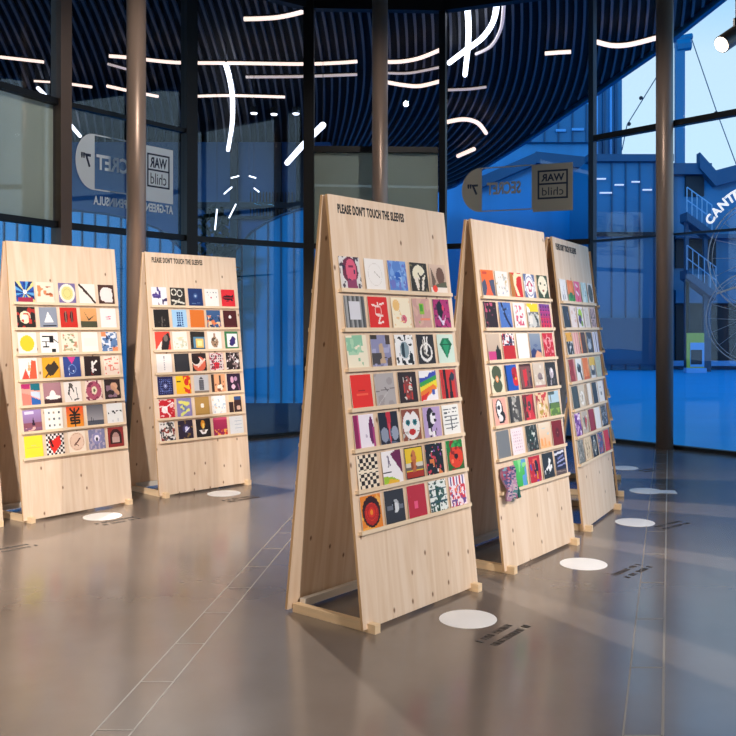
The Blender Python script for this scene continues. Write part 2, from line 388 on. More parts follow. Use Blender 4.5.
# outline follows the glass wall outside it
inner = [(-6.0 - 1.0, 3.0), (-6.9, 5.4), (-6.2, 8.), (-5.55, 9.8), (-4.6, 11.7), (-3.35, 13.4), (-1.65, 14.65), (0.6, 14.75), (2.9, 13.85), (5.3, 11.35)]
bm = B_()
vs = [bm.verts.new((x, y, ZC + .1)) for x, y in ([(-30, 3.0)] + inner + edge + [(-30, 44)])]
f = bm.faces.new(vs); r_ = bmesh.ops.extrude_face_region(bm, geom=[f])
for v in [g for g in r_['geom'] if isinstance(g, bmesh.types.BMVert)]: v.co.z = ZC + .5
bmesh.ops.triangulate(bm, faces=bm.faces)
into(obj('soffit_board', bm, 'ceil_black'), can)
bm = B_()
for (xa, ya), (xb, yb) in zip(edge, edge[1:]):
    d = Vector((xb - xa, yb - ya)); M = Matrix.Translation((xa, ya, 0)) @ Matrix.Rotation(math.atan2(d.y, d.x), 4, 'Z')
    box(bm, 0, -.09, ZC - .02, d.length, .02, ZC + .52, M)
into(obj('edge_beam', bm, 'bl_mid'), can)
def inside_x(Z):               # glass side
    best = -1e9
    return best
def glass_y(x):
    for (xa, ya), (xb, yb) in zip(inner, inner[1:]):
        if xa <= x <= xb: return ya + (yb - ya) * (x - xa) / (xb - xa)
    return 3
def field(x, Z):
    k = .045 * x + .055
    k = max(-.32, min(.30, k))
    t = max(0, Z - 16); sm = 1 / (1 + math.exp(-(x + 1.5) * 1.2))
    return k - t * .026 * sm
bm = B_()
def slat(pts):
    prev = None
    for i, p in enumerate(pts):
        d = (pts[min(i + 1, len(pts) - 1)] - pts[max(i - 1, 0)]).normalized(); nn = Vector((d.y, -d.x)) * .024
        q = [bm.verts.new((p.x + s * nn.x, p.y + s * nn.y, z)) for s, z in ((-1, ZC), (1, ZC), (1, ZC + .1), (-1, ZC + .1))]
        if prev:
            for k in range(4): bm.faces.new((prev[k], prev[(k + 1) % 4], q[(k + 1) % 4], q[k]))
        else: bm.faces.new(q)
        prev = q
    if prev: bm.faces.new(prev[::-1])
x0 = -13.5
while x0 < 14:
    # seed at Z=18, integrate both ways
    half = []
    for sgn in (-1, 1):
        p = Vector((x0, 18.)); run = [p.copy()]
        while (6 < p.y < 43):
            k = field(p.x, p.y); p = p + Vector((k, 1)) * .5 * sgn; run.append(p.copy())
            if len(run) > 60: break
        half.append(run)
    pts = half[0][::-1] + half[1][1:]
    cur = []
    for p in pts:
        ok = p.y > glass_y(p.x) + .1 and p.x < edge_x(p.y) - .1 and p.x > -29
        if ok: cur.append(p)
        else:
            if len(cur) > 2: slat(cur)
            cur = []
    if len(cur) > 2: slat(cur)
    x0 += .175
into(obj('slats', bm, 'slat'), can)

# light strips hung under the canopy
STR = [
 ([(0, 57), (22, 59.5), (44, 62)], 'strip_light', .04, 'straight warm light strip at the far upper left'),
 ([(34, 81), (50, 82)], 'strip_light', .03, 'short faint light strip below the long strip at upper left'),
 ([(38, 88), (52, 102)], 'strip_cool', .05, 'short slanting white light strip beside the left window blind'),
 ([(70, 84), (92, 87)], 'strip_light', .04, 'short warm light strip just right of the bronze mullion'),
 ([(109, 56), (128, 57.5), (176, 62.5), (230, 63), (300, 64), (335, 63), (357, 61.5)], 'strip_light', .045, 'long warm light strip crossing behind the left column and two mullions'),
 ([(107, 86), (130, 91), (158, 96.5)], 'strip_light', .045, 'warm light strip passing low behind the left column'),
 ([(108, 64), (126, 69)], 'strip_dim', .035, 'dim short light strip left of the left column'),
 ([(195, 96.3), (230, 95.5), (285, 97)], 'strip_light', .04, 'thin warm light strip crossing the bright curved vertical strip'),
 ([(244, 19), (262, 18.5), (280, 17), (302, 12), (325, 3.5)], 'strip_light', .05, 'highest curved light strip left of the dark middle mullion'),
 ([(246, 77), (300, 76.5), (357, 74.5)], 'strip_dim', .04, 'dim light strip just beneath the long warm strip'),
 ([(386, 62), (402, 61.5), (420, 58), (441, 49.5)], 'strip_light', .05, 'upper curved light strip right of the centre column'),
 ([(386, 73), (410, 73), (441, 67)], 'strip_dim', .035, 'dim middle light strip right of the centre column'),
 ([(386, 82), (403, 85), (420, 86), (441, 81)], 'strip_light', .055, 'lower curved light strip right of the centre column'),
 ([(226, 65), (230, 80), (232.5, 100), (232, 125), (228, 150)], 'strip_cool', .07, 'bright curved light strip running vertically at left centre'),
 ([(467, 4), (468.5, 25), (468, 45), (465, 75)], 'strip_cool', .065, 'straight bright light strip running vertically above the stands'),
 ([(497, 3), (493, 22), (482, 38), (466, 50), (449, 63)], 'strip_cool', .065, 'thick white light strip curving across the vertical one'),
 ([(504, 3), (501, 28), (491, 46), (476, 54)], 'strip_dim', .04, 'thin dim light strip curving outside the thick white one'),
 ([(448, 90), (470, 89), (486, 87)], 'strip_dim', .04, 'dim nearly level light strip right of the slim mullion'),
 ([(545, 53.5), (558, 52.5), (571, 51.8)], 'strip_light', .05, 'short warm light strip left of the blue-lit mullion'),
 ([(597, 42), (612, 45.5), (630, 44.5), (656, 38)], 'strip_light', .06, 'curved warm light strip between blue-lit mullion and right column'),
 ([(447, 122), (460, 119.5), (470, 120), (479, 124), (486, 133)], 'strip_light', .07, 'hooked light strip low beside the canopy edge'),
 ([(458, 156), (474, 149)], 'strip_light', .08, 'tiny distant light strip above the second window sign'),
 ([(287, 163), (305, 143), (323, 125)], 'strip_cool', .08, 'slanting white light strip crossing the dark middle mullion'),
 ([(68, 122), (80, 136)], 'strip_cool', .06, 'short slanting white light strip above the half-disc sign'),
]
def smooth_poly(P, n=5):
    if len(P) < 3: return P
    out = []
    for i in range(len(P) - 1):
        p0, p1, p2, p3 = P[max(i - 1, 0)], P[i], P[i + 1], P[min(i + 2, len(P) - 1)]
        for k in range(n):
            t = k / n
            out.append(.5 * ((2 * p1) + (p2 - p0) * t + (2 * p0 - 5 * p1 + 4 * p2 - p3) * t * t + (3 * p1 - p0 - 3 * p2 + p3) * t ** 3))
    return out + [P[-1]]
for pl, m_, r, lab in STR:
    zs = 6.98 if 'straight bright' in lab or 'bright curved' in lab else 5.8 if 'crossing the dark middle' in lab else 7.12; r = r * .8
    P = smooth_poly([on_z(x, y, zs) for x, y in pl]); c = P[len(P) // 2]
    t = empty('light_strip', (c.x, c.y, zs), label=lab, cat='light', group='light strips hung under the canopy')
    P = [p - c for p in P]
    bm = B_(); tube(bm, P, r, 8); obj('diffuser', bm, m_, t, smooth=True)
    bm = B_(); tube(bm, [p + Vector((0, 0, r + .012)) for p in P], .018, 6); obj('housing', bm, 'black_frame', t)
    bm = B_()
    for p in (P[0], P[-1]): tube(bm, [p + Vector((0, 0, r)), Vector((p.x, p.y, ZC - zs + .1))], .006, 5)
    obj('hanger', bm, 'black_frame', t)
for px, py in ((254, 113), (274, 114), (296, 113.5)):
    p = on_z(px, py, 7.2)
    t = empty('downlight', tuple(p), label={254: 'round white downlight nearest the bright curved strip', 274: 'middle one of three small canopy downlights in a row', 296: 'downlight beside the dark middle mullion'}[px], cat='light', group='small round downlights under the canopy')
    bm = B_(); tube(bm, [(0, 0, 0), (0, 0, .16)], .1, 16); obj('housing', bm, 'black_frame', t)
    bm = B_(); tube(bm, [(0, 0, -.03), (0, 0, 0)], [.07, .09], 16); obj('lens', bm, 'strip_cool', t)
# slim glowing rods on added wires, modelled in place of glass reflections, left
mob = empty('reflection_rods', (at(225, 170, 19).x, 19, at(225, 170, 19).z), label='cluster of thin white rods standing in for reflections, left of the dark middle mullion', cat='light')
bm = B_()
for a, c in (((231, 178), (239, 176)), ((224, 194), (232, 187)), ((229, 218), (236, 204)), ((215, 230), (217, 209)), ((249, 176), (256, 178)), ((254, 188), (259, 192))):
    tube(bm, [at(*a, 19), at(*c, 19)], .014, 6)
into(obj('rods', bm, 'strip_cool'), mob)
bm = B_()
for a in ((239, 176), (232, 187), (236, 204), (217, 209), (249, 176), (254, 188)):
    p = at(*a, 19); tube(bm, [p, (p.x, p.y, ZC + .1)], .004, 4)
into(obj('suspension_wire', bm, 'black_frame'), mob)

# buildings beyond the plaza
def slab_part(root, nm, px0, px1, py0, py1, Y, m, depth=.4, vert=None, lift=0):
    a = at(px0, py0, Y); c = at(px1, py1, Y); q = B_()
    z0 = -.2 if vert == 'ground' else c.z
    box(q, a.x, Y, z0, c.x, Y + depth, a.z); return into(obj(nm, q, m), root)
# left: deep blue block with dark piers
bl = empty('building', (-7, 27, 0), label='deep blue building with dark piers seen under the canopy at left', cat='building', group='buildings across the plaza')
slab_part(bl, 'wall', -60, 330, 142, 300, 27.3, 'bl_left', 4, 'ground')
for x in (130, 181, 233, 277, 299): slab_part(bl, 'pier', x - 3, x + 4, 142, 300, 27.1, 'bl_dark', .2, 'ground')
slab_part(bl, 'floor_band', 190, 330, 202, 208, 27.0, 'bl_dark', .1)
slab_part(bl, 'floor_band', 190, 330, 216, 219, 26.9, 'bl_dark', .1)
for k in range(14): slab_part(bl, 'fin', 250 + k * 3.2, 250.8 + k * 3.2, 192, 216, 27.0, 'bl_dark', .08)
# low pavilions with arched blue panels
def pavilion(px0, px1, tops, Y, lab, m):
    c = at((px0 + px1) / 2, 300, Y); rt = empty('pavilion', (c.x, Y, 0), label=lab, cat='building', group='low blue panelled pavilions outside')
    n_ = len(tops) - 1; q = B_(); prev = []
    for k, ty in enumerate(tops):
        x = px0 + (px1 - px0) * k / n_; prev.append((at(x, ty, Y).x, at(x, ty, Y).z))
    pts = [(prev[0][0], -.1)] + prev + [(prev[-1][0], -.1)]
    prism(q, pts, Y, Y + 1.5); into(obj('facade', q, m), rt)
    step = 13
    x = px0 + 6
    q = B_()
    while x < px1:
        k = (x - px0) / (px1 - px0) * n_; i = int(k); ty = tops[i] + (tops[min(i + 1, n_)] - tops[i]) * (k - i)
        p = at(x, ty + 1, Y); box(q, p.x - .02, Y - .03, -.1, p.x + .02, Y, p.z); x += step
    into(obj('panel_joints', q, 'bl_deep'), rt)
    q = B_(); p = [Vector((a_, Y - .03, b_)) for a_, b_ in prev]; tube(q, p, .03, 6); into(obj('roof_edge', q, 'bl_deep'), rt)
pavilion(-80, 185, [205, 205, 206, 207, 208, 209, 211, 214, 219, 229, 252], 21, 'bright blue panelled pavilion outside, arched top falling towards the right', 'bl_bright')
pavilion(236, 345, [250, 232, 222, 215, 210, 207, 206, 206], 20.5, 'bright blue panelled pavilion outside between left mullions, arched top rising rightwards', 'bl_bright')
# tree between them
t = empty('tree', (at(215, 300, 19.7).x, 19.7, -.03), label='dark leafy tree outside between the two blue pavilions', cat='tree')
bm = B_(); tube(bm, [(0, 0, 0), (.05, 0, 1.5), (0, .05, 3.4)], [.09, .07, .04], 8); obj('trunk', bm, 'bl_dark', t)
bm = B_()
for k in range(420):
    a, rr, zz = rnd.uniform(0, 6.28), rnd.random() ** .5 * .55, rnd.uniform(1.7, 4.3)
    rr *= 1 - abs(zz - 2.9) / 2.2
    M = Matrix.Translation((rr * math.cos(a), rr * math.sin(a), zz)) @ Matrix.Rotation(rnd.uniform(0, 6), 4, (rnd.random(), rnd.random(), rnd.random() + .1))
    box(bm, -.1, -.05, -.004, .1, .05, .004, M)
obj('foliage', bm, 'leaf_dark', t)
# middle: bright blue block seen under the canopy edge
bm_ = empty('building', (5, 46, 0), label='bright blue building seen behind the second window sign', cat='building', group='buildings across the plaza')
slab_part(bm_, 'wall', 360, 593, 100, 300, 46, 'bl_bright', 6, 'ground')
slab_part(bm_, 'upper_band', 470, 592, 104, 142, 45.6, 'bl_mid', .3)
for k in range(9): slab_part(bm_, 'fin', 474 + k * 14, 475.2 + k * 14, 104, 142, 45.5, 'bl_deep', .1)
q = B_(); 
def obeam(q, a, c, Y, r, dep=.5):
    p0, p1 = at(*a, Y), at(*c, Y); prism(q, [(p0.x, p0.z - r), (p1.x, p1.z - r), (p1.x, p1.z + r), (p0.x, p0.z + r)], Y, Y + dep)
obeam(q, (474, 185), (536, 158), 45.2, .28); obeam(q, (536, 157), (592, 163), 45.2, .28)
into(obj('roof_beam', q, 'bl_deep'), bm_)
slab_part(bm_, 'lit_window', 556, 566, 129, 131.5, 45.4, 'bl_pale', .1)
slab_part(bm_, 'lit_window', 572, 584, 128, 130.5, 45.4, 'bl_pale', .1)
# right: tower strip, glazed block, stair block
tw = empty('tower', (12, 52, 0), label='tall narrow blue tower rising beside the blue-lit mullion', cat='building')
slab_part(tw, 'shaft', 586, 622, -30, 300, 52, 'bl_mid', 5, 'ground')
for x, m_ in ((597, 'bl_pale'), (604, 'bl_deep'), (611, 'bl_pale'), (616, 'bl_deep')): slab_part(tw, 'fin', x - 1.1, x + 1.1, -30, 300, 51.8, m_, .2, 'ground')
gb = empty('building', (11, 40, 0), label='deep blue glazed building left of the right column', cat='building', group='buildings across the plaza')
slab_part(gb, 'wall', 590, 672, 158, 300, 40, 'bl_mid', 5, 'ground')
slab_part(gb, 'roof_slab', 588, 674, 154, 161, 39.6, 'bl_deep', .8)
for x in (612, 626, 640, 655): slab_part(gb, 'mullion', x - .6, x + .6, 161, 300, 39.9, 'bl_deep', .1, 'ground')
slab_part(gb, 'floor_band', 590, 672, 232, 236, 39.7, 'bl_dark', .2)
slab_part(gb, 'plinth', 590, 672, 318, 364.5, 39.6, 'bl_deep', .3)
for x0_, x1_, y_ in ((596, 606, 178), (615, 624, 184), (632, 640, 181), (643, 652, 189), (600, 612, 192)): slab_part(gb, 'lamp_row', x0_, x1_, y_, y_ + 1.4, 39.5, 'strip_dim', .1)
sb = empty('building', (14, 41, 0), label='blue building with balconies and outdoor stairs at far right', cat='building', group='buildings across the plaza')
slab_part(sb, 'wall', 672, 860, 172, 300, 41, 'bl_mid', 6, 'ground')
slab_part(sb, 'roof', 672, 712, 163, 174, 40.4, 'bl_deep', 1)
q = B_(); obeam(q, (700, 160), (716, 178), 40.2, .35); obeam(q, (716, 178), (860, 140), 40.2, .35); into(obj('roof_beam', q, 'bl_deep'), sb)
slab_part(sb, 'recess', 686, 704, 176, 196, 40.8, 'bl_dark', .25)
slab_part(sb, 'recess', 676, 716, 238, 268, 40.8, 'bl_dark', .25)
slab_part(sb, 'recess', 676, 860, 304, 364, 40.8, 'bl_dark', .25)
slab_part(sb, 'balcony_band', 676, 860, 234, 238, 40.3, 'bl_deep', .7)
slab_part(sb, 'balcony_band', 676, 860, 290, 303, 40.3, 'bl_mid', .7)
slab_part(sb, 'kerb', 672, 860, 361, 366, 40.0, 'bl_pale', .6)
for nm_, (x0_, y0_), (x1_, y1_), lab in (('outdoor_stair', (687, 196), (712, 222), 'upper flight of outdoor stairs with pale railing'), ('outdoor_stair', (687, 254), (716, 284), 'lower flight of outdoor stairs with pale railing')):
    Y = 38.2; p0, p1 = at(x0_, y0_ + 16, Y), at(x1_, y1_ + 8, Y)
    st = empty(nm_, (p0.x, Y, p0.z), label=lab + ' on the far right building', cat='stairs', group='outdoor stair flights')
    q = B_(); prism(q, [(p0.x, p0.z - .35), (p1.x, p1.z - .35), (p1.x, p1.z), (p0.x, p0.z)], Y, Y + 1.0); into(obj('stair_stringer', q, 'bl_deep'), st)
    for k in range(2):
        q = B_(); o_ = Vector((0, 0, .5 + .55 * k)); tube(q, [p0 + o_, p1 + o_], .025, 5); into(obj('handrail', q, 'rail_metal'), st)
    for k in (0, 1):
        p = p0.lerp(p1, .12 + .76 * k); q = B_(); box(q, p.x - .08, Y + .4, -.22, p.x + .08, Y + .6, p.z - .1); into(obj('support_post', q, 'bl_deep'), st)
    for k in range(6):
        p = p0.lerp(p1, k / 5); q = B_(); tube(q, [p, p + Vector((0, 0, 1.05))], .022, 5); into(obj('railing_post', q, 'rail_metal'), st)
# triangular glazed frame with cables in front of the sky
gf = empty('glass_screen', (14, 48, 0), label='blue steel post with cable-braced glass screen against the pale sky', cat='screen')
q = B_(); p0 = at(680, 45, 48); box(q, p0.x - .24, 47.9, -.1, p0.x + .24, 48.2, p0.z); into(obj('post', q, 'bl_mid'), gf)
q = B_(); 
for a, c, r in (((676, 46), (690, 44), .34), ((672, 40), (692, 36), .16)):
    tube(q, [at(*a, 48), at(*c, 48)], r, 8)
into(obj('bracket', q, 'bl_mid'), gf)
q = B_()
for a, c in (((691, 37), (716, 110)), ((716, 110), (739, 172)), ((656, 78), (627, 125)), ((627, 125), (622, 150))): tube(q, [at(*a, 48), at(*c, 48)], .028, 5)
into(obj('cable', q, 'bl_deep'), gf)
q = B_()
for a in ((716, 113), (641, 98), (629, 124)): p = at(*a, 48); tube(q, [p - Vector((0, .05, 0)), p + Vector((0, .05, 0))], .1, 8)
into(obj('clamp', q, 'bl_dark'), gf)
# free-standing sign on the plaza
sg = empty('sign_board', (at(695.5, 367, 37.5).x, 37.5, -.2), label='small yellow and blue sign board on the blue plaza', cat='sign')
def sbox(nm, x0, z0, x1, z1, y0, y1, m):
    q = B_(); box(q, x0, y0, z0, x1, y1, z1); return obj(nm, q, m, sg)
sbox('frame', -.36, .15, .36, 1.65, 0, .06, 'sign_yellow'); sbox('poster', -.22, .25, .36, 1.25, -.02, 0, 'sign_blue')
sbox('picture_panel', -.2, .35, .26, .95, -.03, -.02, 'sign_dark'); sbox('base', -.42, 0, .42, .2, -.15, .25, 'sign_blue')

# ------------------------------------------------------------------ stickers on the glass
def frame4(q, o4, i4, y0, y1):
    V = [[q.verts.new((p[0], y, p[1])) for p in P_] for P_ in (o4, i4) for y in (y0, y1)]
    for k in range(4):
        j = (k + 1) % 4
        for a_, b_ in ((0, 2), (2, 3), (3, 1), (1, 0)): q.faces.new((V[a_][k], V[a_][j], V[b_][j], V[b_][k]))
def sign(i, disc_px, edge_px, secret, boxr, m, lab, under=None):
    A = Vector(PTS[i]); d = Vector(PTS[i + 1]) - A; ang = math.atan2(d.y, d.x)
    rt = empty('window_sign', (A.x, A.y, 0), ang, label=lab, cat='sign', group='mirrored signs on the glass wall')
    y0, y1 = -.0105, -.009
    fl = Matrix.Translation((0, -.011, 0))
    s0, zc = bay_sz(i, edge_px, disc_px[1]); sl, _ = bay_sz(i, disc_px[0], disc_px[1])
    _, zt = bay_sz(i, edge_px, disc_px[2]); _, zb = bay_sz(i, edge_px, disc_px[3]); hh = (zt - zb) / 2; zc = (zt + zb) / 2
    q = B_(); prism(q, [(s0, zc + hh)] + [(s0 - (s0 - sl) * math.sin(math.pi * k / 24), zc + hh * math.cos(math.pi * k / 24)) for k in range(1, 24)] + [(s0, zc - hh)], y0, y1); obj('half_disc', q, m, rt)
    q = text_bm('7"', Matrix.Translation((sl + (s0 - sl) * .3, -.011, zc - hh * .22)), (s0 - sl) * .55, hh * .5, .001, .03, True); obj('lettering', q, 'decal_dark', rt)
    bx0, _ = bay_sz(i, boxr[0], 180); bx1, _ = bay_sz(i, boxr[1], 180)
    th = .018; q = B_(); o4 = [(s0, zc - hh), (bx0, zc - hh), (bx0, zc + hh), (s0, zc + hh)]; i4 = [(s0 + th, zc - hh + th), (bx0 - th, zc - hh + th), (bx0 - th, zc + hh - th), (s0 + th, zc + hh - th)]
    prism(q, o4 + [o4[0]] + [i4[0]] + i4[:0:-1] + [i4[0]], y0, y1) if 0 else frame4(q, o4, i4, y0, y1); obj('outline', q, m, rt)
    a0, _ = bay_sz(i, secret[0], 180); a1, _ = bay_sz(i, secret[1], 180)
    q = text_bm('SECRET', Matrix.Translation((a0, -.0095, zc - hh * .25)), a1 - a0, hh * .56, .001, .03, True); obj('lettering', q, m, rt)
    # boxed logo plate, its letters dark on the pale plate
    zt2, zb2 = zc + hh * .98, zc - hh * 1.12; w_ = bx1 - bx0; h_ = zt2 - zb2
    q = B_(); box(q, bx0, y0, zb2, bx1, y1, zt2); obj('logo_plate', q, m, rt)
    q = B_(); fx0, fx1 = bx0 + w_ * .12, bx1 - w_ * .12; za, zb_, zm = zt2 - h_ * .13, zt2 - h_ * .74, zt2 - h_ * .44; t_ = w_ * .045
    for (u0, v0, u1, v1) in ((fx0, za - t_, fx1, za), (fx0, zb_, fx1, zb_ + t_), (fx0, zm, fx1, zm + t_), (fx0, zb_, fx0 + t_, za), (fx1 - t_, zb_, fx1, za)): box(q, u0, -.012, v0, u1, y0, v1)
    obj('logo_frame', q, 'decal_dark', rt)
    q = text_bm('WAR', Matrix.Translation((fx0 + t_ * 2, -.011, zm + t_ * 1.9)), fx1 - fx0 - 4 * t_, (za - zm) - 4 * t_, .001, .03, True)
    obj('lettering', q, 'decal_dark', rt)
    q = (text_bm('child', Matrix.Translation((fx0 + t_ * 2.5, -.011, zb_ + t_ * 2)), fx1 - fx0 - 5 * t_, (zm - zb_) - 3.4 * t_, .001, .0, True))
    obj('lettering', q, 'decal_dark', rt)
    if under:
        u0, uz = bay_sz(i, under[0], under[1]); u1, _ = bay_sz(i, under[2], under[1])
        q = text_bm('AT-GREENWICH-PENINSULA', Matrix.Translation((u0, -.0095, uz)), u1 - u0, .12, .001, .03, True); obj('lettering', q, m, rt)
sign(4, (75, 160, 134, 190), 93, (96, 140), (143, 172.5), 'decal', 'pale mirrored window sign with half disc, seen behind the left column', (93, 204.5, 172.5))
sign(7, (462, 190, 168, 212), 481, (487, 521), (533, 573), 'decal_dim', 'dull grey mirrored window sign above the stand right of the frontmost')

# white arc lettering and wheel drawing on the right pane
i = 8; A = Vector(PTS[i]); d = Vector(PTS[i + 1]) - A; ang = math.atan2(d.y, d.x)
rt = empty('window_lettering', (A.x, A.y, 0), ang, label='white curved lettering with added glow at the right edge of the glass', cat='sign')
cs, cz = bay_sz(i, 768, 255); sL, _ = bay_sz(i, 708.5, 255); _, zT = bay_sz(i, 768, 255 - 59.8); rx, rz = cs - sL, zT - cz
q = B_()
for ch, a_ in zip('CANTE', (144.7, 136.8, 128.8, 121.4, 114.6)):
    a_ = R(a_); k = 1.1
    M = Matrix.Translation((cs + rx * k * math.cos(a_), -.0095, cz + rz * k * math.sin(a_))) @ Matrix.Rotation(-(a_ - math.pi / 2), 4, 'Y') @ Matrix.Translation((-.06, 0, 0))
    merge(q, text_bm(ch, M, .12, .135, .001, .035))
obj('lettering', q, 'decal_white_glow', rt)
rt2 = empty('wheel_drawing', (A.x, A.y, 0), ang, label='two large spoked wheels drawn in thin pale lines on the right pane', cat='sticker')
def ell(cx_, cz_, a_, b_, rr):
    q = B_(); N_ = 72; prev = None
    for k in range(N_ + 1):
        t_ = 2 * math.pi * k / N_; v = [q.verts.new((cx_ + (a_ + o) * math.cos(t_), y, cz_ + (b_ + o) * math.sin(t_))) for o, y in ((-rr, -.0085), (rr, -.0085), (rr, -.0105), (-rr, -.0105))]
        if prev:
            for j in range(4): q.faces.new((prev[j], prev[(j + 1) % 4], v[(j + 1) % 4], v[j]))
        prev = v
    return q
c2s, c2z = bay_sz(i, 752.5, 318); s2, _ = bay_sz(i, 706.5, 318); _, z2 = bay_sz(i, 752.5, 318 - 46)
for (cc, zz, ra, rb) in ((cs, cz, rx, rz), (c2s, c2z, c2s - s2, z2 - c2z)):
    obj('rim', ell(cc, zz, ra, rb, .008), 'wheel_line', rt2); obj('rim', ell(cc, zz, ra * .93, rb * .93, .004), 'wheel_line', rt2)
    q = B_()
    for k in range(18):
        a1_ = 2 * math.pi * k / 18; a2_ = a1_ + (.5 if k % 2 else -.5)
        p0 = Vector((cc + ra * .1 * math.cos(a2_), -.0095, zz + rb * .1 * math.sin(a2_))); p1 = Vector((cc + ra * .93 * math.cos(a1_), -.0095, zz + rb * .93 * math.sin(a1_)))
        dd = (p1 - p0); M = Matrix.Translation(p0) @ Matrix.Rotation(-math.atan2(dd.z, dd.x), 4, 'Y'); box(q, 0, -.001, -.0025, dd.length, .001, .0025, M)
    obj('spokes', q, 'wheel_line', rt2)
q = B_(); g0, gz0 = bay_sz(i, 717, 293.5); g1, gz1 = bay_sz(i, 740, 286); dd = Vector((g1 - g0, 0, gz1 - gz0)); M = Matrix.Translation((g0, -.0095, gz0)) @ Matrix.Rotation(-math.atan2(dd.z, dd.x), 4, 'Y'); box(q, 0, -.001, -.012, dd.length, .001, .012, M)
obj('frame_bar', q, 'decal', rt2)
# ------------------------------------------------------------------ display stands
TILT, TB, BD, PL, PW, Z0 = R(6.42), R(6.8), .62, 2.452, 1.125, .02
S0, PITCH, MRG, PT = .524, .2285, .025, .018
def fpt(u, wv, v): return (u, v * math.sin(TILT) + wv * math.cos(TILT), Z0 + v * math.cos(TILT) - wv * math.sin(TILT))
def bpt(u, wv, v): return (u, BD - v * math.sin(TB) - wv * math.cos(TB), Z0 + v * math.cos(TB) - wv * math.sin(TB))
def rail(bm, f, v):
    box(bm, MRG, -.026, v - .010, PW - MRG, 0, v + .009, f)
    box(bm, MRG, -.029, v - .010, PW - MRG, -.026, v + .013, f)
def stand_parts(root, front_text=True, joints=True):
    q = B_(); box(q, 0, 0, 0, PW, PT, PL, fpt); obj('front_panel', q, 'plywood', root)
    q = B_(); box(q, 0, 0, 0, PW, PT, PL, bpt); obj('back_panel', q, 'plywood', root)
    q = B_()
    for x in (-.0006, PW - .0004): 
        for f in (fpt, bpt): box(q, x, .0005, .001, x + .001, PT - .0005, PL - .001, f)
    obj('edge_banding', q, 'ply_edge', root)
    for k in range(7):
        v = S0 + PITCH * k
        q = B_(); rail(q, fpt, v); obj('shelf_rail', q, 'rail_wood', root)
        q = B_(); rail(q, bpt, v); obj('shelf_rail', q, 'rail_wood', root)
    for x in (.035, PW - .08):
        q = B_(); box(q, x, -.055, 0, x + .045, BD - .03, .05); obj('foot_batten', q, 'pine', root)
    q = B_(); box(q, .08, BD - .085, .03, PW - .08, BD - .045, .075); obj('cross_batten', q, 'white_batten', root)
    if front_text:
        Mt = Matrix.Translation(fpt(.075, -.0005, PL - .105)) @ Matrix.Rotation(-TILT, 4, 'X')
        obj('lettering', text_bm("PLEASE DON'T TOUCH THE SLEEVES", Mt, .61, .058, .0012, .035, False, 1.12), 'ink', root)
STANDS = {
 'F': ((-4.06, 6.78), 58.0, 'plywood display stand cut off by the left picture edge', False),
 'A': ((-3.315, 7.79), 54.3, 'plywood display stand at left without lettering on top', False),
 'B': ((-2.461, 8.948), 47.64, 'plywood display stand with lettering between left column and mullion', True),
 'C': ((-.247, 4.986), 51.51, 'largest plywood display stand, frontmost, its open side showing', True),
 'D': ((.661, 6.188), 54.60, 'plywood display stand without lettering, just right of the frontmost one', False),
 'E': ((1.452, 7.466), 63.47, 'narrow-looking lettered plywood stand at right, near the right column', True),
 'G': ((2.10, 9.02), 78.5, 'plywood stand seen edge-on, mostly hidden behind the rear right stand', False),
}
ROOT = {}
for k, ((x, y), yaw, lab, txt) in STANDS.items():
    rt = empty('display_stand', (x, y, 0), R(yaw), label=lab, cat='display stand', group='plywood A-frame stands')
    stand_parts(rt, txt); ROOT[k] = rt

# ------------------------------------------------------------------ record sleeves
NA = 30; SS = .176; SH = .189
gy, gx = np.mgrid[0:NA, 0:NA]; GX = (gx + .5) / NA; GY = (gy + .5) / NA     # GY grows downwards
def noise2(seed, f):
    r = np.random.RandomState(seed); g = r.rand(f + 2, f + 2); x = GX * f; y = GY * f; xi = x.astype(int); yi = y.astype(int); fx, fy = x - xi, y - yi
    fx = fx * fx * (3 - 2 * fx); fy = fy * fy * (3 - 2 * fy)
    return (g[yi, xi] * (1 - fx) + g[yi, xi + 1] * fx) * (1 - fy) + (g[yi + 1, xi] * (1 - fx) + g[yi + 1, xi + 1] * fx) * fy
def inpoly(P):
    m_ = np.zeros_like(GX, bool)
    for (xa, ya), (xb, yb) in zip(P, P[1:] + P[:1]):
        c = ((ya > GY) != (yb > GY)); t = xa + (xb - xa) * (GY - ya) / (yb - ya if yb != ya else 1e-9)
        m_ ^= c & (GX < t)
    return m_
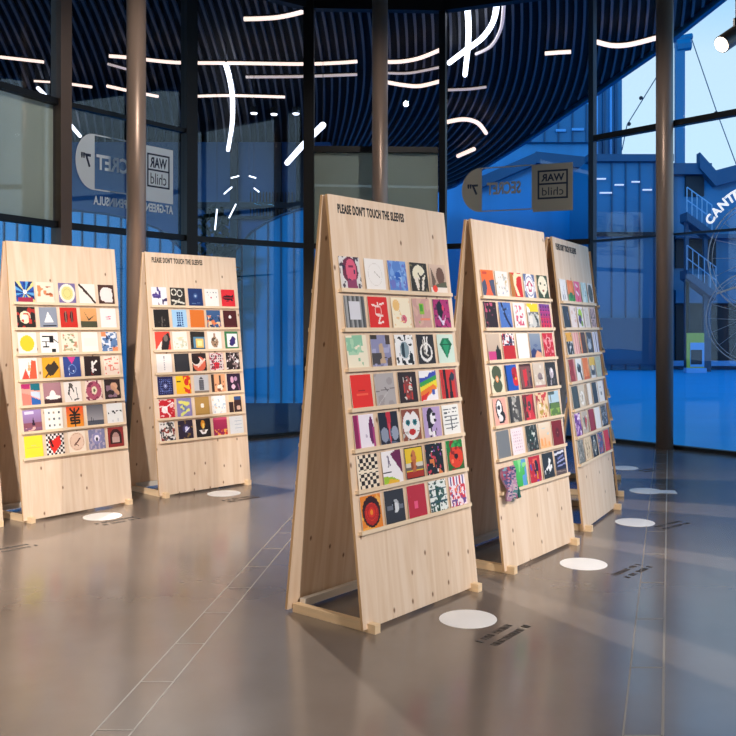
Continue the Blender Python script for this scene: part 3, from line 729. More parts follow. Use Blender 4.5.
def paint(spec, seed):
    im = np.ones((NA, NA, 3))
    for op in spec.split('|'):
        a = op.split(); k = a[0]; n_ = [float(v) for v in a[1:] if v[0] != '#']; c = [np.array(lin(v)) for v in a[1:] if v[0] == '#']
        seed += 1
        if k == 'b': im[:] = c[0]
        elif k == 'g':
            t = GY[..., None]; im[:] = c[0] * (1 - t) + c[1] * t
        elif k == 'e': im[((GX - n_[0]) / n_[2]) ** 2 + ((GY - n_[1]) / n_[3]) ** 2 < 1] = c[0]
        elif k == 'o':
            d = np.hypot((GX - n_[0]), (GY - n_[1])); im[(d > n_[2]) & (d < n_[3])] = c[0]
        elif k == 'r': im[(GX > n_[0]) & (GX < n_[2]) & (GY > n_[1]) & (GY < n_[3])] = c[0]
        elif k == 'l':
            x0, y0, x1, y1, w_ = n_; L2 = (x1 - x0) ** 2 + (y1 - y0) ** 2 + 1e-9; t = np.clip(((GX - x0) * (x1 - x0) + (GY - y0) * (y1 - y0)) / L2, 0, 1)
            im[np.hypot(GX - x0 - t * (x1 - x0), GY - y0 - t * (y1 - y0)) < w_] = c[0]
        elif k == 'p': im[inpoly(list(zip(n_[::2], n_[1::2])))] = c[0]
        elif k == 'n':       # blotches: freq, cover, colour...
            for j, cc in enumerate(c): im[noise2(seed * 7 + j, int(n_[0])) > 1 - n_[1] * .72 - .1] = cc
        elif k == 'm':       # blotches inside a box: x0 y0 x1 y1 freq cover
            bb = (GX > n_[0]) & (GX < n_[2]) & (GY > n_[1]) & (GY < n_[3])
            for j, cc in enumerate(c): im[bb & (noise2(seed * 7 + j, int(n_[4])) > 1 - n_[5] * .72 - .1)] = cc
        elif k == 'k':       # checks: nx ny
            im[((GX * n_[0]).astype(int) + (GY * n_[1]).astype(int)) % 2 == 0] = c[0]
        elif k == 'v':
            im[:] = np.array(c)[((GX * n_[0]).astype(int)) % len(c)]
        elif k == 'h': im[:] = np.array(c)[((GY * n_[0]).astype(int)) % len(c)]
        elif k == 'd':       # rows of small marks: x0 y0 x1 y1 nx ny size
            x0, y0, x1, y1, nx, ny, s_ = n_
            for i_ in range(int(nx)):
                for j_ in range(int(ny)):
                    cx_ = x0 + (x1 - x0) * (i_ + .5) / nx; cy_ = y0 + (y1 - y0) * (j_ + .5) / ny
                    im[(abs(GX - cx_) < s_) & (abs(GY - cy_) < s_)] = c[(i_ + j_) % len(c)]
        elif k == 'f':       # rays
            ang_ = np.arctan2(GY - n_[1], GX - n_[0]); im[:] = np.array(c)[((ang_ / (2 * math.pi) + .5) * n_[2]).astype(int) % len(c)]
    return im
def sleeve_mesh(img, S=SS, T=.004):
    vs = []; fs = []; cols = []
    for j in range(NA + 1):
        for i_ in range(NA + 1): vs.append((S * i_ / NA, -T, SH * (1 - j / NA)))
    for j in range(NA):
        for i_ in range(NA):
            a_ = j * (NA + 1) + i_; fs.append((a_, a_ + NA + 1, a_ + NA + 2, a_ + 1)); cols.append(img[j, i_])
    b0 = len(vs); vs += [(0, 0, 0), (S, 0, 0), (S, 0, SH), (0, 0, SH)]
    c_tl, c_tr, c_bl, c_br = 0, NA, NA * (NA + 1), NA * (NA + 1) + NA
    side = (.75, .73, .7)
    fs += [(b0, b0 + 3, b0 + 2, b0 + 1), (c_bl, b0, b0 + 1, c_br), (c_tl, c_tr, b0 + 2, b0 + 3), (c_tl, b0 + 3, b0, c_bl), (c_tr, c_br, b0 + 1, b0 + 2)]; cols += [side] * 5
    me = bpy.data.meshes.new('record_sleeve'); me.from_pydata(vs, [], fs)
    at_ = me.color_attributes.new('art', 'FLOAT_COLOR', 'CORNER'); arr = np.ones((len(me.loops), 4)); li = 0
    for f_, c_ in zip(fs, cols):
        arr[li:li + len(f_), :3] = c_; li += len(f_)
    at_.data.foreach_set('color', arr.ravel()); me.materials.append(MATS['art']); return me
bpy.context.view_layer.update()
def place(me, root, col_, row, label, group, back=False, seed=0, dz=0):
    o = bpy.data.objects.new('record_sleeve', me); COL.objects.link(o)
    rr = random.Random(seed * 13 + row * 7 + col_)
    u = .047 + .2132 * col_ + rr.uniform(-.008, .008); v = S0 + PITCH * (6 - row) + .0095 + dz
    f, t = (bpt, TB) if back else (fpt, TILT)
    lean = R(2.2)
    M = Matrix.Translation(f(u, -.010, v)) @ Matrix.Rotation(-t if not back else t, 4, 'X')
    if back:
        M = Matrix.Translation(f(PW - u, -.010, v)) @ Matrix.Rotation(math.pi, 4, 'Z') @ Matrix.Rotation(-TB, 4, 'X')
    M = M @ Matrix.Rotation(-lean, 4, 'X') @ Matrix.Translation((SS / 2, 0, 0)) @ Matrix.Rotation(R(rr.uniform(-.9, .9)), 4, 'Y') @ Matrix.Translation((-SS / 2, 0, .0012))
    o.matrix_world = root.matrix_world @ M
    return tag(o, label, 'record sleeve', group)
ART = {
'A': '''blue sleeve with pale starburst rays~f .5 .55 22 #1d3c8c #5fa0d8 #123070 #d9d28a #2a56b0|r .1 .78 .9 1 #a02c48|e .5 .5 .1 .1 #f4f4ff
cream sleeve with blurry orange figures~b #eddcc8|m .05 .15 .95 .7 6 .5 #d98a5c|m .1 .2 .9 .65 5 .3 #a85c34
purple sleeve with pale yellow disc~b #7a6c9c|e .5 .5 .46 .46 #ece6d8|e .5 .5 .34 .34 #d8d088|o .5 .5 .2 .22 #c0b468
white sleeve with dark diagonal branch~b #f0e8dc|l .05 .05 .45 .4 .06 #3a2a22|l .45 .4 .95 .95 .06 #3a2a22|l .3 .35 .8 .75 .04 #4a382c
white splash shape on dark brown sleeve~b #4a2c22|e .5 .5 .4 .38 #ece0dc|m .1 .1 .9 .9 4 .3 #ece0dc|r .3 .3 .7 .7 #ece0dc
dark sleeve with cream and red flower~b #2a2420|n 6 .3 #b03028|e .45 .5 .3 .3 #ece0c0|m .2 .3 .8 .8 6 .2 #c83c30|e .4 .5 .14 .12 #f4ecd8
grey sleeve with white triangle dress~b #8c94a4|p .5 .2 .25 .75 .8 .75 #f0f0f0|r .15 .85 .95 .95 #30303a
red sleeve with two dark figures~b #c42c1e|e .33 .45 .1 .3 #4a1a1c|e .68 .45 .1 .3 #4a1a1c|l .33 .2 .33 .7 .03 #8c6a5c|l .68 .2 .68 .7 .03 #8c6a5c
orange landscape sleeve with dark bird~g #e0a468 #c89058|r 0 .65 1 1 #4a4a34|p .25 .2 .5 .55 .9 .35 .5 .65 #3a2c20
white sleeve with tiny pink mark~b #f2e6e4|l .35 .45 .65 .42 .02 #d86c88|l .38 .55 .62 .53 .02 #d86c88
white sleeve with large yellow disc~b #f4ecdc|e .48 .52 .38 .38 #e8c62c
white sleeve with black circuit lines~b #f4f0ea|l .1 .2 .5 .2 .02 #222|l .1 .45 .55 .45 .02 #222|l .1 .7 .45 .7 .02 #222|r .5 .15 .75 .5 #1c1c1c|r .6 .8 .85 .98 #1c1c1c|l .75 .35 .98 .5 .02 #222|l .3 .45 .3 .7 .02 #222
cream sleeve with faint green figures~b #f0e0cc|m .05 .05 .95 .95 7 .3 #b8b48c|m .1 .1 .9 .9 6 .2 #c88c6c|m .2 0 .8 1 8 .15 #78906c
plain off-white sleeve~b #f0ece2|r .12 .3 .9 .7 #ece6dc
blue and white scribble with orange corners~b #5f7fae|n 8 .5 #dfe4ee|r 0 0 .3 .25 #e88c5c|r .65 .75 1 1 #e88c5c|m .1 .1 .9 .9 9 .2 #2c3c60
white sleeve with red orange flames~b #f0e8e0|p .1 1 .35 .5 .55 1 #e8503c|p .5 1 .7 .1 .95 .15 .95 1 #e85c3c|p .45 .6 .55 .2 .65 .6 #e8a070
yellow sleeve with dark brown shape~b #e8a428|p .15 .5 .35 .3 .5 .35 .7 .15 .95 .5 .6 .85 .4 .9 #3c3024|l .3 .8 .15 .95 .03 #3c3024
blue sleeve with pink top emblem~b #34488c|p .25 0 .75 0 .5 .35 #c83c8c|m .3 .4 .7 .9 7 .3 #dfe8f4|o .5 .6 .2 .23 #7c9cd8
black sleeve with white splash figure~b #2c1c18|l .5 .3 .5 .75 .07 #ece4e0|l .5 .45 .75 .25 .05 #ece4e0|l .45 .6 .7 .7 .05 #ece4e0|m .4 .6 .8 .95 5 .3 #8c2c24
cream sleeve with scattered coral strokes~b #f0dccc|m .05 .05 .95 .95 10 .22 #e0806c|l .1 .2 .5 .15 .03 #c85c4c|l .4 .75 .9 .7 .02 #e0907c
pink blue and coral slanted stripes~b #e8a090|p 0 0 .5 0 .45 .25 0 .2 #b02c68|p .5 0 1 0 1 .35 .5 .3 #1c6c7c|p 0 .4 .6 .55 .45 1 0 1 #e88474|p .5 .6 1 .8 1 1 .5 1 #2c64b0|p .5 .35 1 .4 1 .75 .5 .55 #c8d4e4
mauve sleeve with white floating hat~b #a87c84|r 0 .75 1 1 #3a2424|e .52 .7 .42 .1 #f4ece4|e .5 .55 .16 .18 #f4ece4
white sleeve with black ink woman~b #f2eae4|l .35 .1 .25 .6 .04 #2c2824|l .4 .1 .55 .5 .03 #2c2824|l .7 .3 .75 .8 .02 #4c4844|l .2 .5 .4 .9 .02 #3c3834|e .42 .2 .1 .12 #5c5450|l .55 .9 .8 .85 .03 #1c1c1c
rose sleeve with flower ring~b #f0d8cc|e .5 .5 .46 .46 #b0546c|n 7 .25 #7c3048|e .52 .5 .17 .2 #e8dcc0|e .52 .5 .07 .09 #4c6434
dark painting sleeve with pale nude~b #30201c|e .6 .35 .22 .2 #d8a888|m .1 .3 .9 .9 6 .35 #8c6c7c|l .5 .4 .85 .7 .1 #c89878
mauve night sleeve with dark tower~g #a890c8 #845468|r 0 .6 1 .85 #8c5464|p .45 .75 .55 .35 .65 .75 #2c1c30|m .1 .8 .9 .98 7 .3 #ecb8b0|r .1 .08 .6 .2 #e0d4f0
white sleeve with nine small drawings~b #f0ece4|d .1 .08 .95 .95 3 3 .05 #6c7884 #a0907c #2c3c48
orange sleeve with black currency symbol~g #e8502c #e8982c|l .25 .12 .5 .38 .05 #241c14|l .75 .12 .5 .38 .05 #241c14|l .5 .1 .5 .95 .05 #241c14|l .2 .42 .8 .42 .04 #241c14|l .25 .55 .75 .55 .04 #241c14|l .25 .55 .25 .68 .04 #241c14|l .25 .68 .75 .68 .04 #241c14|l .75 .68 .75 .82 .04 #241c14|l .25 .82 .75 .82 .04 #241c14
grey seascape sleeve with small figures~g #5c5c64 #a8a4a8|r 0 .75 1 1 #4c505c|r .22 .6 .28 .85 #2c2c34|r .32 .65 .37 .85 #2c2c34
white sleeve with grey shoreline smudge~b #e4e4e2|m .05 .35 .95 .55 8 .5 #34343a|r .1 .65 .9 .68 #b8bcc0|m .1 .75 .9 .95 9 .2 #c0c4c8
plain bright yellow sleeve~b #f0dc38|l .15 .55 .85 .55 .015 #d0c44c|l .4 .45 .6 .45 .02 #dcd080
black white checked sleeve with red heart~b #f0e8e4|k 9 9 #241c1c|p .15 .25 .4 .3 .75 .1 .85 .5 .4 .95 .2 .6 #d82c24|l .2 .2 .35 .6 .05 #2c1414
cream sleeve with pale round badge~b #f2e2d0|e .5 .5 .45 .45 #e8c8b0|o .5 .5 .38 .4 #c89c84|l .35 .65 .7 .35 .035 #5c2c24|l .4 .6 .55 .7 .02 #5c2c24
violet patterned sleeve with ringed eye~b #7c7ca0|n 8 .4 #b0a4b8|e .5 .45 .28 .28 #8c88b4|e .5 .45 .16 .16 #e8e4f0|e .5 .5 .08 .1 #24283c
maroon sleeve with dark arch~b #8c2c28|e .5 .45 .36 .36 #30100f|r .14 .45 .86 .85 #30100f|e .5 .5 .22 .24 #b08880|r .28 .5 .72 .78 #c0a098''',
'B': '''white sleeve with violet ink blots~b #ece8f0|m .0 .0 .6 .6 7 .35 #4c3c84|m .4 .6 1 1 7 .3 #3c3060|l .1 .5 .6 .4 .02 #6c5ca0
dark sleeve with white curling loops~b #34302a|o .25 .25 .14 .2 #e0dcd0|o .65 .3 .14 .2 #e0dcd0|l .1 .7 .9 .85 .05 #e0dcd0|l .2 .95 .6 .65 .04 #c8c4b4
navy sleeve with faint glowing star~b #22366c|e .5 .42 .16 .16 #3c5890|e .5 .42 .07 .07 #a0b8dc|l .2 .85 .8 .82 .015 #6c84b0
white sleeve with few scattered dots~b #f2eeea|d .1 .12 .95 .3 4 1 .03 #3c4c58 #7c98a0|e .45 .5 .05 .05 #c02c4c|e .85 .45 .03 .04 #3c6c7c|e .25 .35 .03 .03 #5c4c44
red sleeve with ragged black lips~b #dc2c34|e .5 .48 .4 .14 #2c1218|m .1 .3 .9 .7 8 .4 #2c1218|l .15 .48 .85 .48 .02 #dc2c34
black sleeve with faint grey tree~b #241e1a|m .3 .3 .75 .9 7 .25 #5c564e|l .55 .4 .5 .9 .03 #6c645c
light blue sleeve with navy stacked lettering marks~b #a4ccec|d .3 .12 .75 .9 3 6 .045 #1c4c8c|l .3 .9 .75 .92 .03 #1c4c8c
plain orange sleeve~b #d87428|l .3 .5 .7 .5 .015 #c06420
blue and orange crowd painting~b #3c5c8c|m 0 .3 1 1 8 .4 #dc7c4c|m .1 .3 1 1 7 .3 #e8c8a0|m 0 .4 1 1 9 .3 #2c3444
maroon sleeve with small white emblem~b #4c1818|e .5 .38 .1 .1 #f0e8e8|r .25 .55 .75 .58 #d0a8a8|r .1 .9 .9 .93 #7c3c3c
red sleeve with dark photographed figure~b #e04c3c|p .35 1 .5 .3 .9 .05 1 .4 .8 1 #2c2424|p 0 1 .45 .45 .35 1 #ece0d8|e .7 .35 .14 .2 #7c6c64
white sleeve with pale landscape wash~b #f0ece2|m .1 .3 .95 .9 7 .35 #dcd8c0|m .1 .5 .95 .9 9 .2 #c8ccb0|l .3 .35 .7 .32 .02 #e8d89c
dark sleeve with glowing yellow window~b #2c2620|r .2 .3 1 1 #5c8cac|r .35 .4 .9 .9 #f0c868|r .45 .5 .8 .8 #f8e4a0|r 0 .9 1 1 #2c4c64
white sleeve with ornate brown vase~b #f0ece6|e .5 .6 .26 .3 #a8886c|r .42 .1 .58 .4 #a8886c|m .3 .35 .7 .9 8 .35 #5c4c3c|m .3 .35 .7 .9 8 .2 #e0d4c0
green framed sleeve with purple shape~b #3c7c4c|r .18 .12 .95 .9 #f2f0f0|p .35 .55 .6 .25 .8 .4 .75 .7 .5 .85 #3c2c70|e .5 .72 .16 .12 #34286c
white sleeve with faint grey column~b #eeeae6|d .4 .15 .6 .9 1 6 .04 #a8a4b0|r .45 .1 .55 .25 #7c7c8c
plain black sleeve~b #2a2a2c|r .05 .05 .95 .95 #303034
black sleeve with red and white swirl~b #2c1c18|e .5 .6 .45 .4 #e06c50|e .35 .45 .35 .25 #f0e0d8|e .28 .38 .28 .22 #241614|l .4 .75 .9 .35 .05 #f0d0c0
red and grey mirrored pattern~b #d8c8c8|n 9 .4 #a83c4c|p .25 .6 .5 .5 .75 .6 .6 .9 .4 .9 #d02838|d .1 .1 .9 .9 5 5 .04 #3c3438
dark brown sleeve with busy pattern~b #2c201e|n 9 .35 #8c7474|n 10 .15 #ece4e4|p .6 .5 .95 .4 .9 .65 #f0ecec
navy sleeve with starry rings~b #1c1c50|o .5 .5 .3 .34 #4c5c9c|d .08 .08 .95 .95 7 7 .02 #7c8cc8|e .5 .5 .12 .12 #7c84b8|e .5 .5 .05 .05 #e0e4f4
yellow sleeve with red splashes~g #f4cc1c #f4b81c|m .5 0 1 1 6 .5 #d8381c|e .72 .35 .15 .2 #d8301c|l .1 .3 .3 .3 .03 #4c3414
pale sleeve with grey tower~b #c8c8cc|r .32 .25 .68 .85 #5c5c64|p .32 .25 .5 .1 .68 .25 #4c4c54|r 0 .85 1 1 #8c7c6c|d .35 .3 .68 .8 4 5 .02 #8c8c94
tan sleeve with dark standing figures~b #e0a478|r 0 0 .2 1 #3c2c24|r .55 .05 .7 .6 #3c2c24|e .6 .75 .2 .2 #f0e0d0|m .2 .4 .9 1 7 .3 #8c4c34
dark purple sleeve with pale blossoms~b #2c1830|e .38 .35 .13 .18 #d8a8c0|e .65 .3 .12 .14 #b890b0|e .45 .75 .14 .14 #e0bcd0|l .8 .6 .9 .95 .04 #7c506c
red sleeve with white spiky splash~b #c4202c|e .35 .55 .2 .2 #f4ecec|n 8 .2 #f0c8c8|l .3 .5 .9 .2 .03 #f4ecec|l .3 .5 .7 .9 .03 #f4dcdc
lavender sleeve with yellow zigzag shapes~b #8c84b8|l .2 .2 .8 .3 .08 #e4e074|l .8 .3 .3 .5 .08 #e4e074|l .3 .5 .8 .65 .08 #e4e074|l .7 .65 .3 .9 .08 #dce078|m 0 0 1 1 7 .15 #6c80a8
tan sleeve with white centre dot~b #b8904c|e .52 .48 .13 .13 #f6f0e4|r .0 .9 1 1 #a88444
white sleeve with light blue splatters~b #f0f0ee|n 10 .14 #b8cce0|n 9 .1 #f0cca0|e .5 .62 .05 .05 #7c9cc0
cream sleeve with dark brown blocks~b #ecc89c|r .0 .4 .35 1 #34201c|r .35 .1 .95 1 #3c2420|r .4 .1 .9 .3 #2c4c84|e .7 .75 .14 .13 #d8b4a0|r 0 0 .4 .4 #ecc89c
white sleeve with crowded brown figures~b #e4e0dc|n 9 .35 #5c5450|n 9 .2 #8c3c30|n 10 .25 #2c2c34
dark violet sleeve with pale eye~b #2c2034|n 8 .25 #7c6034|e .55 .45 .25 .22 #3c3460|e .58 .45 .12 .12 #c8c8f0|l .5 .6 .75 .4 .03 #e8e8f8
black sleeve with flame in white dish~b #241c1c|e .48 .3 .14 .25 #e0901c|e .5 .38 .08 .16 #f4d068|p .2 .6 .8 .6 .62 .85 .38 .85 #f0ecec|e .5 .65 .1 .08 #8c7c74
magenta sleeve with crowd below~g #b02c54 #8c1c48|m 0 .65 1 1 9 .5 #e8a048|m 0 .68 1 1 8 .3 #c83828|r 0 0 1 .12 #cc5070
pale grey ruled sleeve~b #d8dadc|d .1 .1 .95 .9 1 9 .012 #b0b8c4|l .1 .3 .9 .28 .01 #a8b4c4|l .1 .5 .9 .48 .01 #a8b4c4|l .1 .7 .9 .68 .01 #a8b4c4''',
'C': '''sleeve with pink-red profile face and dark curls~b #d8d4d4|n 8 .3 #4c4048|e .5 .42 .38 .42 #6c2c40|e .55 .42 .26 .36 #d85c78|n 10 .08 #2c2c44|p .3 .75 .75 .7 .8 1 .3 1 #8c3c60|l .45 .3 .65 .3 .02 #7c2848
white sleeve with faint drawn circle~b #eeeae6|o .5 .5 .34 .36 #dcd6d0|l .45 .4 .75 .6 .01 #9c948c
blue cloudy painted sleeve~b #5c84cc|n 5 .45 #7ca4e0|n 7 .3 #6c74c0|e .5 .5 .16 .14 #3060b8|n 9 .08 #a0c0e8
dark olive sleeve with white tree face~b #342c20|e .5 .38 .36 .3 #ece4c8|p .2 .5 .8 .5 .7 .95 .35 .95 #ece0d0|l .5 .95 .6 .5 .07 #2a2018|l .6 .5 .85 .35 .04 #2a2018|l .6 .55 .45 .35 .03 #2a2018|n 9 .06 #7c704c
brown portrait sleeve with red flower~g #d8bca8 #a88c78|p .1 .1 .35 .6 .1 .9 #6c5848|e .65 .4 .25 .3 #6c4c3c|p .3 .7 .95 .6 1 .8 .3 .85 #5c5c44|r 0 .8 1 1 #ece0d4|e .25 .85 .16 .12 #e8442c
grey scratched sleeve with white square~b #7c7c7c|n 10 .4 #a4a4a4|v 13 #6c6c6c #9c9c9c #4c4c4c|r .22 .18 .78 .72 #d4d4dc
red sleeve with white looping scribble~b #d8281c|l .2 .25 .4 .3 .03 #f4d8d0|l .5 .2 .5 .3 .03 #f4d8d0|l .6 .25 .8 .2 .03 #f4d8d0|o .5 .45 .14 .18 #f0c8c0|l .35 .55 .7 .6 .03 #f4d8d0|l .6 .6 .45 .85 .03 #f4d8d0|l .45 .85 .7 .8 .03 #f4d8d0
cream sleeve with orange and pink blots~b #f4e8cc|e .25 .25 .2 .18 #ecc078|e .62 .7 .16 .14 #d86c7c|e .6 .68 .06 .05 #b04c60|l .4 .4 .6 .8 .01 #d0b49c|n 9 .06 #f0c890
dusty pink sleeve with green box~b #c89c94|n 6 .3 #d4ac9c|r .35 .15 .65 .55 #8cbc3c|r .4 .2 .58 .45 #4c9c2c|r .35 .65 .95 .75 #e88c6c|e .3 .8 .05 .05 #8cac5c
magenta sleeve with dark ribbon figure~b #a82c6c|n 9 .35 #5c1c48|e .4 .35 .18 .3 #1c1420|p .3 .7 .55 .9 .8 .45 .6 .75 #e8dcec|l .3 .6 .5 .85 .04 #d8c8e4|e .6 .3 .08 .1 #e03c60
cream sleeve with mint green map blots~b #ece4cc|m 0 0 .8 .55 5 .7 #8cc0a0|m 0 .1 .7 .6 7 .35 #a8d0b0|m .5 .7 1 .95 7 .3 #8cbc98
lilac grey sleeve with tall pale figure~b #8c8cb0|m 0 0 1 1 6 .35 #a8a8c8|r .0 0 .35 .15 #3c3024|r .75 0 1 .3 #4c3c34|p .4 .3 .6 .25 .7 .9 .4 .9 #c0a488|m 0 .55 .5 1 6 .45 #4c4444|m .6 .7 1 1 6 .4 #5c4c44
white black splattered sleeve with grey orb~b #f0f0f0|n 9 .35 #242424|e .5 .5 .3 .32 #e8e8e8|e .5 .5 .24 .28 #8ca0a8|p .35 .3 .5 .25 .5 .75 .35 .7 #2c3c44
black sleeve with white oval outline figure~b #2c2422|e .5 .6 .36 .32 #ece8e4|e .5 .58 .28 .24 #2c2422|l .45 .1 .5 .6 .04 #ece8e4|l .62 .1 .55 .55 .035 #ece8e4|l .38 .6 .62 .72 .03 #d0c8c0|l .35 .2 .4 .5 .03 #d0c8c0
pale green sleeve with emerald gem~b #c8dcd0|p .15 .35 .32 .15 .72 .15 .88 .35 .52 .85 #167048|p .32 .35 .5 .15 .72 .35 .52 .8 #2c9464|l .15 .35 .88 .35 .012 #0c4c30
plain red sleeve with faint lettering line~b #e02c1c|l .25 .6 .78 .6 .035 #f05c40|l .35 .48 .65 .48 .02 #a81c14
silver grey creased sleeve~b #b0aaaa|n 4 .4 #a09898|l 0 .55 1 .48 .015 #7c7474|l .1 .95 .6 .6 .012 #c8c4c4|l .5 .45 .6 .55 .02 #6c6464
dark brown sleeve with red white speckled shape~b #34221c|e .5 .52 .24 .38 #8c3c34|m .28 .15 .72 .9 11 .4 #e8dcd0|m .28 .4 .72 .9 10 .35 #c83c30|m .3 .2 .7 .9 9 .2 #34221c
white sleeve with rainbow paint wave~b #f0eef0|p 0 .2 1 0 1 .25 0 .5 #3c4cb0|p 0 .4 1 .15 1 .4 0 .62 #3ca048|p 0 .55 1 .3 1 .55 0 .75 #ecd82c|p 0 .7 .8 .45 1 .6 .3 .9 0 .95 #ec7c24|p .0 .85 .5 .7 .3 .95 0 1 #dc2c24|p 0 0 .7 0 .5 .2 0 .25 #f0f0f4|p .4 .85 1 .6 1 1 .3 1 #f4f0f4|e .75 .72 .1 .1 #4c5cb0
red sleeve with black vertical drips~b #c83028|p .2 0 .35 0 .4 1 .25 1 #241414|p .55 .3 .65 .25 .7 1 .5 1 #2c1818|e .75 .25 .14 .14 #2c3444|l .1 .1 .15 .8 .02 #7c2c28|r .85 0 1 1 #a04c54
white sleeve with magenta curved edges~b #ece4f0|r 0 0 .2 1 #8c1c54|r .2 0 .26 1 #c84c84|e .85 .5 .12 .42 #6c1c58|r .9 .4 1 1 #ac3c7c|m .35 .1 .65 .9 9 .15 #c0b4c8|r .92 0 1 .3 #ece4f0
dark sleeve with red slit and grey wings~b #24202c|p .4 0 .65 0 .55 1 .5 1 #c42838|e .25 .7 .2 .22 #8c94a8|e .78 .68 .18 .22 #98a0b4|m 0 .4 1 1 7 .2 #5c647c|l .52 .4 .52 .95 .02 #d86c74
white painted face with red lips, teal star eyes~b #8c4c34|e .5 .5 .46 .46 #f0ecec|p .2 0 .8 0 .5 .16 #8c4434|e .32 .42 .12 .1 #2c7c84|e .7 .42 .12 .1 #2c7c84|e .32 .42 .06 .05 #143c44|e .7 .42 .06 .05 #143c44|e .52 .73 .19 .1 #c0241c|l .36 .73 .68 .73 .012 #5c100c|m 0 .7 .3 1 6 .4 #c0bcb8|m .75 .7 1 1 6 .5 #5c5450
lilac sleeve with black hair profile~b #b49cc8|e .42 .35 .22 .32 #241820|e .55 .38 .16 .2 #ece8ec|p .25 .3 .4 .3 .4 .75 .25 .75 #241820|e .62 .25 .1 .05 #241820|e .68 .45 .08 .06 #241820|m .3 .65 .75 1 8 .45 #2c2028|m .2 .7 .6 1 7 .35 #ece8ec
white sleeve with grey handwriting rows~b #e8e8e4|l .1 .15 .9 .13 .02 #5c6064|l .1 .27 .85 .25 .02 #5c6064|l .1 .4 .9 .38 .02 #6c7074|l .15 .53 .85 .5 .02 #5c6064|l .1 .65 .9 .64 .02 #6c7074|l .15 .78 .8 .76 .02 #5c6064|l .5 .2 .5 .85 .02 #5c6064|n 12 .1 #e8e8e4
cream sleeve with black checkerboard~b #f0e0c8|k 7 9 #2c2018|r 0 .46 1 .54 #f0e0c8|r 0 0 .06 1 #f0e0c8
white sleeve with purple wedge, lime corner~b #f0ecf0|p .45 .1 .75 0 1 0 1 .75 #6c1c4c|l .3 .15 .4 .45 .03 #8c8094|l .35 .2 .3 .5 .02 #6c6478|r 0 .62 .45 .67 #24242c|p 0 .75 .5 .82 .8 .95 0 1 #9cc02c|p .3 .85 .8 .95 .8 1 .2 1 #e4b42c
yellow sleeve with tan figure over red floor~b #e8c424|r 0 .5 1 .62 #d8d0c0|r 0 .62 1 .75 #6c6058|r 0 .75 1 1 #a83018|e .48 .35 .14 .25 #c87840|r .38 .4 .58 .8 #b86838|m .3 .1 .65 .8 8 .25 #8c4420|l 0 0 1 0 .03 #1c1c1c|l 0 1 1 1 .03 #1c1c1c|l 0 0 0 1 .03 #1c1c1c|l 1 0 1 1 .03 #1c1c1c
black sleeve with coloured street shapes~b #1c1c20|m 0 .1 .6 .6 6 .35 #1c7c70|n 9 .2 #c83c4c|n 8 .15 #e8e8e4|m .2 .5 .9 1 7 .25 #d8783c|m .3 0 1 .5 8 .2 #8c4ca0
green sleeve with big orange-red flower~g #1c7c34 #2c5c24|e .55 .58 .42 .36 #d83c1c|n 7 .14 #8c1c14|e .55 .55 .12 .1 #2c1010|e .3 .7 .08 .08 #f0704c|m 0 0 1 .25 5 .4 #3ca04c
orange sleeve with dark target rings~b #e08428|n 6 .25 #ecac4c|e .5 .5 .44 .46 #341410|e .5 .56 .34 .33 #b42418|e .5 .52 .16 .15 #d8301c|e .5 .52 .08 .08 #ec8c24|o .5 .5 .24 .26 #d83c24
charcoal sleeve with grey bulb photo~b #34343a|e .55 .5 .18 .2 #b0b4bc|r .1 .45 .95 .6 #6c707c|e .58 .55 .12 .16 #d8dce0|e .45 .5 .05 .2 #1c1c20
plain crimson sleeve with pink square~b #b82c3c|r .34 .5 .55 .72 #e85c84|n 6 .15 #c03444
white sleeve woven with dark green strokes~b #e4e8e4|n 11 .4 #3c5c54|r .35 .05 .55 1 #244c3c|n 12 .25 #e0e8e4|l 0 .3 1 .28 .02 #34545c|l 0 .5 1 .52 .02 #34545c|l 0 .7 1 .7 .02 #34545c|n 12 .12 #1c2c3c
white sleeve with red blue confetti pattern~v 11 #f0e4ec #3c3c84 #f0e4ec #c02c3c|m 0 .3 1 1 11 .9 #f0dce4|m 0 .3 1 1 11 .45 #d03c4c|m 0 .3 1 1 10 .2 #6c4c8c|m .3 .3 .8 .6 9 .3 #ec7c5c''',
